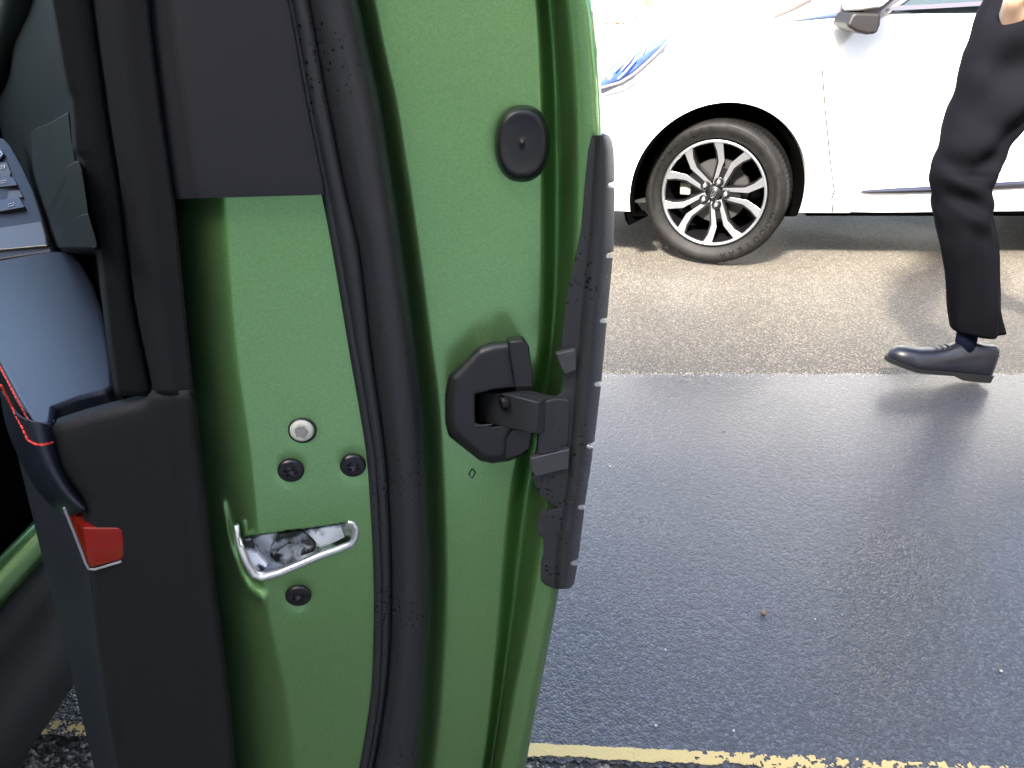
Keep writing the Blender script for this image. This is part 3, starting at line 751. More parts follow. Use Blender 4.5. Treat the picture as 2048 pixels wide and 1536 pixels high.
# end face (right of the groove down to the green) in one sheet, including the lower part
def lowleft(y): return itp(GL, y)+1 if y < 790 else None
rows = []
def er(y): return itp(T_, y)-1
yy = [-400+i*14 for i in range(86)]      # to 790
for y in yy:
    g_ = itp(GL, y)+1; e = er(y); d = e-g_
    rows.append([dp(g_, y, VE+.012), dp(g_+1.5, y, VE+.003), dp(g_+6, y, VE), dp(g_+d*.4, y, VE-.0006), dp(g_+d*.62, y, VE), dp(g_+d*.66, y, VE+.0008), dp(e-10, y, VE+.0012), dp(e-3, y, VE+.0025), dp(e, y, VE+.007), dp(e+1, y, VE+.03)])
V1, F1 = grid(rows)
# lower part: top edge runs from (306,790) to (110,845)
rows = []
yb2 = [0, .012, .03, .06]+[.1+.9*i/60 for i in range(61)]
def topy(x): return itp([(106, 846), (125, 838), (200, 815), (270, 797), (300, 786), (312, 770), (400, 770)], x)
for j, q in enumerate(yb2):
    row = []
    N = 26
    for i in range(N+1):
        u = i/N
        # bottom y
        yq = None
        yl = 846+(1800-846)*q
        L_ = lin(CL, yl); e = er(yl)
        x = L_+(e-L_)*u
        ty = topy(x) if x < 312 else 770
        shift = (ty-846)*(1-q)**2.2
        yv = yl+shift
        e2 = er(yv); x = L_+(e2-L_)*u if x >= 312 else x
        v = VE+(.006 if i == 0 else (.0015 if i == 1 else 0))
        if u > .78: v += .0012
        if i == N: v = VE+.008
        if j == 0: v = VE+.010
        if j == 1: v = VE+.001
        row.append(dp(x, yv, v))
    rows.append([row[0]+DD*(.004 if q < .25 else .05)]+row)
V2, F2 = grid(rows)
V, Fc = join((V1, F1), (V2, F2))
gp(obj('door_card_end', V, Fc, M_TRIM, smooth=True, solid=.0012))
# lower side of the card below the armrest, running back to the hinge
rows = []
for i in range(60):
    yl = 1000+(1850-1000)*i/59; b = dp(lin(CL, yl)+1, yl, VE+.006)
    bul = .012
    rows.append([b+DD*L+SN*(bul*sm(L/.15)) for L in (1.0, .6, .3, .15, .08, .04, .02, .008, 0)])
V, Fc = grid(rows); gp(obj('door_card_side', V, Fc, mat('blue_black_plastic', (.011, .013, .019), .5, bump=(800, .3, .0004)), smooth=True, solid=-.0015))

# grooved plates on the card side
def plate(pts, thick, m, bev=.0025):
    P = []
    for (a, b), (c_, d_) in zip(pts, pts[1:]+pts[:1]):
        for q in (0, .34, .67): P.append((a+(c_-a)*q, b+(d_-b)*q))
    f = [cardp(x, y, thick) for x, y in P]; k = [cardp(x, y, -.01) for x, y in P]; n = len(P)
    o = obj('trim_plate', f+k, [tuple(range(n)), tuple(range(2*n-1, n-1, -1))]+[(i, (i+1) % n, n+(i+1) % n, n+i) for i in range(n)], m, bevel=bev); o.parent = card; return o
M_PLATE = mat('teal_black_plastic', (.006, .009, .0095), .6, bump=(700, .4, .0005), spec=.2)
plate([(62, 266), (74, 256), (100, 246), (136, 224), (142, 280), (152, 330), (140, 380), (125, 440), (114, 490), (100, 480), (80, 420), (68, 376)], .012, M_PLATE)
plate([(109, 354), (114, 342), (130, 333), (156, 321), (166, 345), (176, 430), (182, 494), (160, 496), (140, 496), (118, 496), (103, 492), (98, 450)], .022, M_PLATE)
plate([(145, 452), (150, 436), (160, 430), (176, 427), (186, 460), (196, 497), (180, 497), (168, 497), (154, 497), (141, 497)], .034, M_PLATE)
hp = [cardp(60, -80, .03), cardp(38, 10, .03), cardp(20, 50, .03), cardp(13, 100, .03), cardp(8, 150, .03), cardp(-20, 190, .03), cardp(-60, 215, .03)]
o = obj('grab_handle', *tube(hp, .012, 12), M_PLATE, smooth=True, sub=1); o.parent = card

# armrest: padded slab running forward, with red double stitching
ZA = atz(228, 775, H-.34*.52).z
def az(px, py, dz=0): return atz(px, py, ZA+dz)
N_ = az(228, 776); 
top = [az(228, 770), az(226, 735), az(216, 675), az(205, 625), az(185, 565), az(165, 527), az(145, 503), az(100, 502), az(0, 520), az(-120, 545), az(-90, 600), az(-40, 660), az(0, 738), az(30, 795), az(62, 845), az(80, 850), az(106, 843), az(110, 812), az(160, 793), az(215, 780)]
V, Fc = prism(top, Vector((0, 0, -.05)))
arm_o = gp(obj('armrest', V, Fc, M_LEATHER, bevel=.009)); arm_o['label'] = 'padded leather armrest'
# leather wrap curving down under the armrest to the pocket
L1 = [(108, 850), (112, 880), (118, 915), (130, 950), (150, 985), (178, 1018)]
L0 = [(40, 830), (52, 882), (70, 915), (92, 950), (118, 990), (160, 1022)]
LL = [(0, 760), (14, 850), (36, 900), (62, 955), (92, 1000), (150, 1040)]
rows = [[dp(c[0], c[1], VE+.010)+DD*.0, dp(a[0]+.55*(c[0]-a[0]), a[1]+.55*(c[1]-a[1]), VE-.004), dp(a[0], a[1], VE+.004), dp((a[0]+l[0])/2, (a[1]+l[1])/2, VE+.016), dp(l[0], l[1], VE+.045)] for c, a, l in zip(L1, L0, LL)]
V, Fc = grid(rows); o = obj('armrest_wrap', V, Fc, M_LEATHER, smooth=True, solid=.002, sub=2); o.parent = arm_o
def stitches(pts, fn, n, r=.00055):
    V, Fc = [], []; P = [fn(*p) for p in pts]
    L = [0]
    for a, b in zip(P[:-1], P[1:]): L.append(L[-1]+(b-a).length)
    def pos(s):
        for i in range(len(P)-1):
            if s <= L[i+1]: return P[i].lerp(P[i+1], (s-L[i])/(L[i+1]-L[i]))
        return P[-1]
    for k in range(n):
        a, b = pos(L[-1]*(k+.08)/n), pos(L[-1]*(k+.88)/n)
        V, Fc = join((V, Fc), tube([a, a.lerp(b, .5)+Vector((0, -.0003, .0003)), b], r, 6))
    return V, Fc
fn1 = lambda x, y: az(x, y, .0008)
V, Fc = stitches([(-30, 676), (0, 733), (30, 790), (55, 838), (70, 853), (85, 859), (107, 853)], fn1, 26)
o = obj('stitching', V, Fc, M_THREAD); o.parent = arm_o
bpy.context.view_layer.update()
wrap_e = bpy.data.objects['armrest_wrap'].evaluated_get(bpy.context.evaluated_depsgraph_get())
def fn2(x, y):
    hit = wrap_e.ray_cast(CAM, ray(x, y).normalized())
    if hit[0]: return hit[1]-ray(x, y).normalized()*.0006
    return dp(x, y, VE-.004)
def fn_old(x, y):
    return az(x, y, .0008) if y < 0 else dp(x, y, VE-.006)
V, Fc = stitches([(2, 770), (25, 815), (46, 858), (56, 880), (70, 889), (88, 890), (107, 884)], fn2, 20)
o = obj('stitching', V, Fc, M_THREAD); o.parent = arm_o

# switch panel ahead of the armrest
def sw(px, py):        # tilted plane rising forward
    f = (500-py)/230; Y = .66+.22*f
    return at(px, py, Y)
pan = [sw(-80, 262), sw(8, 276), sw(22, 290), sw(45, 330), sw(68, 380), sw(88, 440), sw(104, 500), sw(0, 516), sw(-80, 525)]
panel = gp(obj('switch_panel', *prism(pan, Vector((-.0, .0, -.03))), mat('panel_surround', (.010, .012, .018), .45, bump=(600, .2, .0004)), bevel=.002)); panel['label'] = 'driver door switch panel with window switches'
def psub(name, poly, lift, m, bev=.0008):
    P = [sw(x, y)+Vector((0, -.003, lift)) for x, y in poly]
    o = obj(name, *prism(P, Vector((0, .004, -lift-.004))), m, bevel=bev); o.parent = panel; return o
psub('switch', [(-60, 338), (20, 330), (28, 352), (26, 358), (-60, 368)], .004, mat('switch_grey', (.055, .052, .045), .35))
psub('switch', [(-60, 372), (26, 362), (36, 368), (42, 380), (-60, 392)], .006, M_PANEL)
psub('switch', [(-60, 396), (44, 384), (52, 398), (-60, 420)], .003, mat('switch_grey2', (.055, .052, .045), .35))
psub('switch', [(-60, 420), (46, 405), (57, 424), (8, 433), (-60, 442)], .006, M_PANEL)
psub('mirror_knob', [(-40, 306), (-4, 300), (10, 308), (15, 318), (8, 328), (-8, 334), (-40, 334)], .006, mat('knob_black', (.012, .012, .016), .2, coat=.5))
psub('brushed_strip', [(-60, 468), (60, 450), (90, 445), (98, 472), (101, 494), (0, 503), (-60, 508)], .0025, M_BRUSH, .002)
# window icons and the mirror icon
def icon(name, loops):
    V, Fc = [], []
    for lp, lift in loops:
        P = [sw(x, y)+Vector((0, -.0036, lift)) for x, y in lp]
        V, Fc = join((V, Fc), tube(P, .00035, 4, True))
    o = obj(name, V, Fc, M_ICON); o.parent = panel
icon('window_symbol', [([(8, 374), (20, 372), (20, 376), (8, 378)], .0066)])
icon('window_symbol', [([(25, 420), (36, 417), (36, 422), (25, 425)], .0066)])
icon('mirror_symbol', [([(6, 338), (16, 337), (16, 344), (9, 346), (5, 343)], .0046), ([(9, 340), (13, 339), (13, 343), (9, 343)], .0046)])
icon('knob_ring', [([(-30, 312), (-4, 308), (8, 314), (12, 320), (4, 328), (-10, 332), (-30, 332)], .0066)])

# red reflector at the rear lower corner of the card
refl = [dp(x, y, VE-.0018) for x, y in ((163, 1056), (236, 1056), (244, 1062), (248, 1085), (248, 1112), (243, 1120), (182, 1137), (174, 1130))]
o = gp(obj('reflector', *prism(refl, EN*.006), M_RED, bevel=.0012)); o['label'] = 'red reflector set in the lower corner of the door trim'
rside = [dp(163, 1056, VE-.001), dp(174, 1130, VE-.001), dp(128, 1012, VE+.035), dp(126, 1005, VE+.035)]
o2 = obj('reflector_side', *prism(rside, SN*-.004), M_RED); o2.parent = o
o2 = obj('reflector_rim', *tube([dp(x, y, VE-.002) for x, y in ((128, 1015), (150, 1070), (172, 1128), (178, 1138), (190, 1139), (243, 1123))], .0007, 6), mat('rim_grey', (.22, .22, .24), .4)); o2.parent = o

# ---- latch in its slot
fr = [(473, 1050), (475, 1072), (482, 1098), (493, 1126), (507, 1149), (524, 1155), (560, 1145), (600, 1128), (640, 1111), (680, 1097), (704, 1087), (712, 1073), (713, 1056), (706, 1046), (695, 1044)]
P = [dp(x, y, va(x-2, y+6) if False else (.006 if i < 2 else .0005)) for i, (x, y) in enumerate(fr)]
lf = dsub('latch_frame', *tube(P, lambda t: .0015+.0008*math.sin(math.pi*min(1, t*1.1)), 10), M_CHROME, smooth=True)
P2 = [dp(x+(601-x)*.075, y+(1098-y)*.20, .0075) for x, y in fr[1:]]
rows = [[a, b, c] for a, b, c in zip(P[1:], [dp(x+(601-x)*.045, y+(1098-y)*.12, .0010) for x, y in fr[1:]], P2)]
V, Fc = grid(rows); dsub('latch_lip', V, Fc, M_CHROME, smooth=True, solid=.0008)
lin_ = [(cx0+(601-cx0)*.012, cy0+(1098-cy0)*.03) for cx0, cy0 in HOLE]
V, Fc = grid([[dp(x, y, v) for x, y in lin_] for v in (-.0004, .004, .010, .019)], True); dsub('slot_liner', V, Fc, M_GREASE)
bk = [dp(x, y, .0165) for x, y in ((470, 1030), (730, 1020), (735, 1100), (520, 1180), (470, 1120))]
dsub('latch_plate', *prism(bk, EN*.002), M_GREASE)
cw = [dp(x, y, .009) for x, y in ((556, 1070), (600, 1062), (620, 1074), (632, 1092), (628, 1104), (600, 1113), (612, 1098), (598, 1086), (575, 1090), (560, 1100), (548, 1115), (540, 1100))]
dsub('latch_claw', *prism(cw, EN*.005), mat('claw_black', (.02, .02, .024), .3, .3, var=(120, (.35, .38, .45), .55, .7)), bevel=.0006)
cw = [dp(x, y, .010) for x, y in ((608, 1062), (650, 1056), (682, 1052), (690, 1075), (668, 1086), (640, 1096), (626, 1078))]
dsub('latch_pawl', *prism(cw, EN*.004), M_GREASE, bevel=.0006)
cw = [dp(x, y, .0055) for x, y in ((488, 1080), (500, 1078), (516, 1110), (536, 1132), (524, 1146), (508, 1138), (494, 1110))]
dsub('latch_tongue', *prism(cw, EN*.004), M_GREASE, bevel=.0008)

M_RECESS = mat('recess_glint', (.06, .058, .07), .3, .7)  # paler than the bolt: glints in the star recess put into its colour
def disc_frame(px, py, v):
    c = dp(px, py, v); z = -EN; xx = Vector((0, 0, 1)).cross(z).normalized(); yv = z.cross(xx)
    return Matrix(((xx.x, yv.x, z.x, c.x), (xx.y, yv.y, z.y, c.y), (xx.z, yv.z, z.z, c.z), (0, 0, 0, 1)))
for (px, py, rot) in ((582, 940, .2), (706, 930, .5), (597, 1190, .9)):
    M = disc_frame(px, py, .0004); r0 = .0070 if py < 1100 else .0074
    star = []
    rows = []
    seg = 48
    def st(k, r): return r
    for r, z, s_ in ((r0, 0, 0), (r0*.97, .0012, 0), (r0*.86, .0020, 0), (r0*.55, .0022, 0), (.42, .0022, 1), (.40, .0004, 1), (.0, .0004, 1)):
        row = []
        for k in range(seg):
            a = 2*math.pi*k/seg; q = r if not s_ else r0*r*(1+.22*math.cos(6*a+rot*6))
            row.append(M @ Vector((q*math.cos(a), q*math.sin(a), z)))
        rows.append(row)
    V, Fc = grid(rows, True); s = dsub('screw', V, Fc, M_SCREW)
    star = [M @ Vector((r0*.40*(1+.22*math.cos(6*a+rot*6))*math.cos(a)*.93, r0*.40*(1+.22*math.cos(6*a+rot*6))*math.sin(a)*.93, .0009+.0005*math.sin(a*3+rot))) for a in [k*2*math.pi/48 for k in range(48)]]
    rc = obj('drive_recess', star+[M @ Vector((0, 0, .0006))], [(k, (k+1) % 48, 48) for k in range(48)], M_RECESS); rc.parent = shell; s['label'] = 'black star-drive latch bolt'
M = disc_frame(605, 860, .0006)
V, Fc = lathe([(.0073, 0), (.0072, .0012), (.0064, .0016), (.0062, .0004)], 40, M); pin = dsub('button_ring', V, Fc, M_BLACK, smooth=True)
M = disc_frame(604, 858, .0006)
V, Fc = lathe([(.0061, 0), (.0060, .0024), (.0054, .0034), (.0030, .0037), (.0026, .0032), (.0001, .0031)], 40, M); dsub('switch_button', V, Fc, M_WHITEPL, smooth=True)
star = [M @ Vector((.0030*math.cos(a)*(1+.18*math.cos(5*a)), .0030*math.sin(a)*(1+.18*math.cos(5*a)), .0037)) for a in [k*2*math.pi/30 for k in range(30)]]
dsub('button_recess', *prism(star, EN*-.0004), mat('button_grey', (.22, .22, .21), .5))

# ---- oval rubber plug
c = (1045, 287)
rows = []
for f, v in ((1.03, .0090), (1.0, .0055), (.96, .0030), (.90, .0010), (.82, 0), (.74, .0002), (.64, .0009), (.45, .0012), (.25, .0015), (.10, .0014), (.05, .0004), (.001, .0002)):
    row = []
    for k in range(56):
        a = 2*math.pi*k/56; ca, sa = math.cos(a), math.sin(a)
        x = 54*math.copysign(abs(ca)**.85, ca)*f; y = 75*math.copysign(abs(sa)**.95, sa)*f
        row.append(dp(c[0]+x-y*.02, c[1]+y+4*f*0, v-.002))
    rows.append(row)
V, Fc = grid(rows, True); dsub('rubber_plug', V, Fc, M_BLACK, smooth=True)['label'] = 'oval black rubber plug in the green door edge'
# small drain nick below the housing
dsub('paint_nick', *tube([dp(944, 937, .0072), dp(951, 944, .0068), (dp(944, 957, .0072)), dp(938, 948, .0068), dp(944, 937, .0072)], .0004, 5), M_VOID)

# ------------------------------------------------------------------ retractable edge guard and its housing
def gpoly(pts, v): return [dp(x, y, v) for x, y in pts]
out = [(890, 845), (890, 790), (897, 752), (958, 692), (985, 683), (1046, 678), (1058, 690), (1064, 745), (1066, 860), (1055, 905), (1020, 922), (985, 927), (960, 922), (897, 872)]
hsh = gp(obj('guard_housing', [], [], M_HOUS)); hsh['label'] = 'black eight-sided plastic housing on the green door edge'
inn_ = [(908, 845), (908, 795), (914, 762), (965, 708), (990, 700), (1040, 694), (1050, 705), (1054, 750), (1056, 855), (1046, 892), (1015, 908), (985, 914), (965, 908), (914, 862)]
hole = [(950, 855), (950, 785), (1044, 776), (1044, 846)]
rows = [gpoly(out, .012), gpoly(out, -.006), gpoly([((a+3*c_)/4, (b+3*d)/4) for (a, b), (c_, d) in zip(inn_, out)], -.010), gpoly(inn_, -.0125)]
# ring from inner outline to the square hole
cx_, cy_ = 997, 815
def ray_hole(x, y):
    # project the direction from the hole centre onto the hole's box
    dx, dy = x-cx_, y-cy_; k = min(47/abs(dx) if dx else 1e9, 37/abs(dy) if dy else 1e9); return (cx_+dx*k, cy_+dy*k-(dx*k)*.09)
hh = [ray_hole(*p) for p in inn_]
rows += [gpoly(hh, -.0125), gpoly(hh, .008)]
V, Fc = grid(rows, True); me = bpy.data.meshes.new('guard_housing'); me.from_pydata([tuple(v) for v in V], [], Fc); me.materials.append(M_HOUS)
hsh.data = me
md = hsh.modifiers.new('b', 'BEVEL'); md.width = .0012; md.segments = 2; md.limit_method = 'ANGLE'; md.angle_limit = R(20)
for p in me.polygons: p.use_smooth = True
hsh.modifiers.new('w', 'WEIGHTED_NORMAL')
o = obj('housing_floor', *prism(gpoly([(935, 870), (935, 765), (1060, 760), (1060, 870)], .007), EN*.002), M_VOID); o.parent = hsh
o = obj('housing_tab', *prism(gpoly([(1018, 684), (1046, 680), (1057, 690), (1066, 745), (1066, 776), (1030, 776), (1018, 700)], -.0155), EN*.008), M_HOUS, bevel=.0012); o.parent = hsh
o = obj('housing_tab', *prism(gpoly([(1028, 858), (1066, 862), (1060, 898), (1040, 912), (1010, 920), (1012, 880)], -.0155), EN*.008), M_HOUS, bevel=.0012); o.parent = hsh
o = obj('housing_slot', *tube(gpoly([(950, 852), (985, 849)], -.0128), .0005, 6), M_GUARD); o.parent = hsh

# arm: from inside the hole out to the blade
A0 = gpoly([(960, 785), (960, 846)], .004); 
arm_near = [dp(1024, 792, -.022), dp(1080, 800, -.024), dp(1074, 868, -.024), dp(1020, 862, -.022)]
arm_far = [dp(958, 781, .004), dp(1030, 774, .004), dp(1030, 838, .004), dp(960, 845, .004)]
V = [dp(958, 784, .004), dp(1000, 776, .004), dp(1000, 838, .004), dp(958, 842, .004),
     dp(1022, 790, -.018), dp(1060, 780, -.014), dp(1060, 850, -.014), dp(1022, 858, -.018),
     dp(1076, 805, -.024), dp(1108, 792, -.012), dp(1108, 866, -.012), dp(1072, 868, -.024)]
Fc = [(0, 1, 2, 3), (0, 4, 5, 1), (3, 2, 6, 7), (0, 3, 7, 4), (1, 5, 6, 2), (4, 8, 9, 5), (7, 6, 10, 11), (4, 7, 11, 8), (5, 9, 10, 6), (8, 11, 10, 9)]
guard_arm = obj('guard_arm', V, Fc, M_GUARD, bevel=.0008)
# hinge pin on the arm's side
c = dp(1006, 806, -.016)
# blade: profile across the strip, by row
GLf = [(272, 1184), (300, 1176), (360, 1170), (450, 1163), (462, 1161), (520, 1149), (600, 1133), (690, 1122), (705, 1121), (750, 1127), (775, 1129), (790, 1118), (798, 1100), (806, 1078), (850, 1076), (900, 1072), (912, 1062), (950, 1063), (970, 1070), (990, 1080), (1008, 1100), (1016, 1112), (1020, 1082), (1030, 1076), (1068, 1074), (1076, 1086), (1105, 1087), (1125, 1082), (1160, 1081), (1172, 1092), (1180, 1120)]
GRr = [(270, 1218), (280, 1224), (300, 1228), (370, 1230), (500, 1227), (640, 1214), (765, 1203), (890, 1188), (1010, 1170), (1125, 1156), (1165, 1149), (1176, 1142), (1181, 1128)]
CR = [(272, 1192), (450, 1180), (600, 1165), (800, 1148), (950, 1137), (1010, 1128), (1100, 1112), (1180, 1108)]  # crease where the tube begins
NOT = (371, 511, 641, 768, 892, 1014, 1126)
rows = []
y = 271.0
while y <= 1181:
    l, r_, c_ = lin(GLf, y), lin(GRr, y), lin(CR, y)
    ntc = 0
    for n_ in NOT:
        if abs(y-n_) < 4.6: ntc = 14-abs(y-n_)*.6
    rr_ = r_-ntc; c_ = min(max(c_, l+4), r_-22)
    row = [dp(l, y, -.011), dp(l+.6, y, -.0145), dp(l+(c_-l)*.35, y, -.0152), dp(l+(c_-l)*.7, y, -.0155), dp(c_-1, y, -.016)]
    for k in range(0, 13):
        a = k/12; x = min(c_+(r_-c_)*a, rr_)
        row.append(dp(x, y, -.016-.0042*math.sin(math.pi*min(1, a*1.02))**.8+.014*a**4))
    # turns back round the door edge
    e = row[-1]; row.append(e+EN*.012); row.append(e+EN*.02+Vector((-.004, 0, 0)))
    rows.append(row); y += 1.0 if any(abs(y-n_) < 8 for n_ in NOT) else 4.0
V, Fc = grid(rows)
guard = gp(obj('edge_guard', V, Fc, M_GUARD, smooth=True, solid=-.0016)); guard['label'] = 'black notched plastic guard covering the door edge'
guard.modifiers.new('e', 'EDGE_SPLIT').split_angle = R(45)
guard_arm.parent = guard
o = obj('guard_bolt', *lathe([(.0045, 0), (.0045, .001), (.0032, .0016), (.003, -.001), (.0001, -.001)], 24, Matrix(((.55, 0, .83, c.x), (-.83, 0, .55, c.y), (0, 1, 0, c.z), (0, 0, 0, 1)))), M_BLACK, smooth=True); o.parent = guard
for pts in ([(1112, 708), (1152, 699), (1153, 741), (1130, 750), (1122, 735)], [(1062, 917), (1140, 898), (1137, 938), (1072, 954), (1062, 940)]):
    o = obj('guard_clip', *prism(gpoly(pts, -.0190), EN*.004), mat('clip_grey', (.045, .045, .05), .5, bump=(700, .25, .0004)), bevel=.0008); o.parent = guard
o = obj('guard_panel', *prism(gpoly([(1078, 806), (1112, 798), (1140, 800), (1136, 902), (1076, 910)], -.0185), EN*.005), M_GUARD, bevel=.0008); o.parent = guard

# ---- sill, skirt, seat and the front body of the green car
def gbox(name, x0, x1, y0, y1, z0, z1, m, bev=.01, parent=None):
    o = obj(name, *box(((x0+x1)/2, (y0+y1)/2, (z0+z1)/2), (x1-x0, y1-y0, z1-z0)), m, bevel=bev)
    return gp(o)
rows = []
prof = [(-.676, .427), (-.669, .424), (-.6645, .417), (-.6630, .405), (-.6630, .392), (-.6640, .380), (-.67, .374)]
rows = [[Vector((x, y, z)) for x, z in prof] for y in (-.6, 0, .4, .8, 1.15)]
V, Fc = grid(rows); gp(obj('sill', V, Fc, M_GREEN, smooth=True, solid=.003))
prof = [(-.66, .378), (-.645, .370), (-.640, .34), (-.645, .30), (-.632, .285), (-.618, .24), (-.628, .205), (-.68, .19), (-.9, .19)]
rows = [[Vector((x, y, z)) for x, z in prof] for y in (-.6, 0, .4, .8, 1.15)]
V, Fc = grid(rows); gp(obj('sill_skirt', V, Fc, M_TRIM, smooth=True, solid=.003))
gp(obj('step_cover', *grid([[Vector((x, y, z)) for x, z in ((-.676, .40), (-.675, .436), (-.69, .448), (-.76, .452), (-.80, .40))] for y in (-.6, 0, .5, 1.15)]), M_VOID, smooth=True, solid=.002))
gbox('cabin_floor', -2.3, -.74, -.6, 1.9, .36, .42, M_VOID)
st_ = gbox('seat', -1.32, -.80, -.5, .55, .42, .62, M_VOID, .05); st_['label'] = 'black front seat base'
gbox('dashboard', -2.3, -.80, 1.3, 1.7, .5, 1.0, M_VOID, .05)
gbox('seat_back', -1.30, -.82, -.62, -.42, .5, 1.25, M_VOID, .06)
gbox('centre_console', -1.6, -1.42, -.4, 1.3, .42, .75, M_VOID, .03)
gbox('far_side', -2.42, -2.32, -1.6, 1.2, .2, 1.1, M_GREEN, .03)
gbox('roof', -2.2, -.86, -1.9, .9, 1.52, 1.60, M_GREEN, .04)
gbox('roof_lining', -2.18, -.88, -1.88, .88, 1.47, 1.515, M_VOID, .02)
gbox('centre_pillar', -.80, -.73, -.02, .10, .44, 1.50, M_TRIM, .02)
gbox('rear_door', -.73, -.69, -1.05, .06, .40, 1.02, M_GREEN, .015)
gbox('rear_window', -.80, -.785, -1.0, -.03, 1.02, 1.48, M_GLASS, .003)
gbox('hinge_pillar', -.84, -.75, 1.16, 1.28, .3, 1.05, M_VOID, .02)
gp(obj('seat_trim', *tube([Vector((-.79, .95, .72)), Vector((-.79, .90, .58)), Vector((-.79, .86, .50))], .012, 6), M_BRUSH))
GHX = -.70
TG = lambda s, q, z: Vector((GHX-.04-HW+q, 2.72-s, z))     # nose at Y=2.62+, right side towards +X
V, Fc = body_mesh(0, 1.44, .07, TG)
fb = obj('front_body', V, Fc, M_GREEN, smooth=True)
cut_arches(fb, [solid_cyl(TG(.86, s_*HW*1.2, AZ), TG(.86, s_*HW*.62, AZ), AR) for s_ in (1, -1)])
fb.modifiers.new('e', 'EDGE_SPLIT').split_angle = R(40); gp(fb)
copy_wheel((GHX-.17, 2.72-.86, .345), R(90), gc, ginv)
copy_wheel((GHX-2*HW+.09, 2.72-.86, .345), R(-90), gc, ginv)

# ------------------------------------------------------------------ walking person
PY = 2.24
pe = empty('person', (at(1930, 700, PY).x, PY, 0), 'person in dark trousers and black shoes striding left across the road', 'person')
pinv = Matrix.Translation(-Vector(pe.location))
def pp(o): o.parent = pe; o.matrix_parent_inverse = pinv; return o
legL = [(-60, 2010), (-20, 1988), (0, 1976), (50, 1948), (100, 1929), (130, 1925), (200, 1906), (280, 1882), (340, 1864), (400, 1868), (450, 1873), (500, 1880), (550, 1890), (600, 1898), (662, 1905)]
legR = [(-60, 2290), (0, 2235), (50, 2190), (110, 2140), (180, 2092), (240, 2048), (290, 2012), (340, 1986), (400, 1984), (450, 1988), (500, 1992), (550, 1993), (600, 1999), (662, 2009)]
rows = []; NR = 72; ny = 120
for i in range(ny+1):
    y = -60+(660+60)*i/ny; l, r_ = itp(legL, y), itp(legR, y)
    pl, pr = at(l, y, PY), at(r_, y, PY); c = (pl+pr)/2; rx = (pr-pl).length/2; ry = min(rx*.95, .098) if y < 340 else rx*.85
    row = []
    for k in range(NR):
        a = 2*math.pi*k/NR
        # folds: soft oblique creases, strongest behind the knee and at the hem
        kn = math.exp(-((y-360)/90)**2); th = math.exp(-((y-150)/120)**2)
        f = .006*kn*math.sin(y*.085+2.2*math.sin(a)+a)+.007*th*math.sin(y*.055-2.0*a)+.0035*math.sin(y*.09+1.6*math.sin(a*2))*kn+.006*math.sin(y*.03+3*a)+.004*math.sin(y*.018*(1+.2*math.sin(a))+5*a)+.003*math.sin(y*.12-4*a)*kn
        f += .003*math.exp(-((y-600)/60)**2)*math.sin(3*a+y*.05)
        row.append(c+Vector(((rx-.004)*math.cos(a)*1.0+f*math.cos(a)*.4, ry*math.sin(a)+f*math.sin(a)*1.9, f*.3)))
    rows.append(row)
# hem turned in
last = rows[-1]; cc = sum(last, Vector())/NR
rows.append([cc+(p-cc)*.93+Vector((0, 0, .004)) for p in last]); rows.append([cc+(p-cc)*.80+Vector((-.005, 0, .03)) for p in last])
V, Fc = grid(rows, True)
tr1 = pp(obj('trouser_leg', V, Fc, M_CLOTH, smooth=True))
# rear leg, out of the picture to the right
ZH = 1.14; HX = at(2215, 0, PY).x
def leg_tube(pts, m, name):
    P = [Vector(p[:3]) for p in pts]; n = 30; rows = []
    for i in range(n+1):
        t = i/n*(len(P)-1); k = min(int(t), len(P)-2); f = t-k
        c = P[k].lerp(P[k+1], f); r = pts[k][3]*(1-f)+pts[k+1][3]*f
        rows.append([c+Vector((r*math.cos(2*math.pi*j/32), r*.9*math.sin(2*math.pi*j/32)+.004*math.sin(i*.9+j*.6), 0)) for j in range(32)])
    V, Fc = grid(rows, True); return pp(obj(name, V, Fc, m, smooth=True))
leg_tube([(HX, PY+.16, 1.16, .12), (HX+.10, PY+.17, .85, .10), (HX+.26, PY+.17, .60, .078), (HX+.46, PY+.17, .36, .07), (HX+.60, PY+.17, .20, .065)], M_CLOTH, 'trouser_leg')
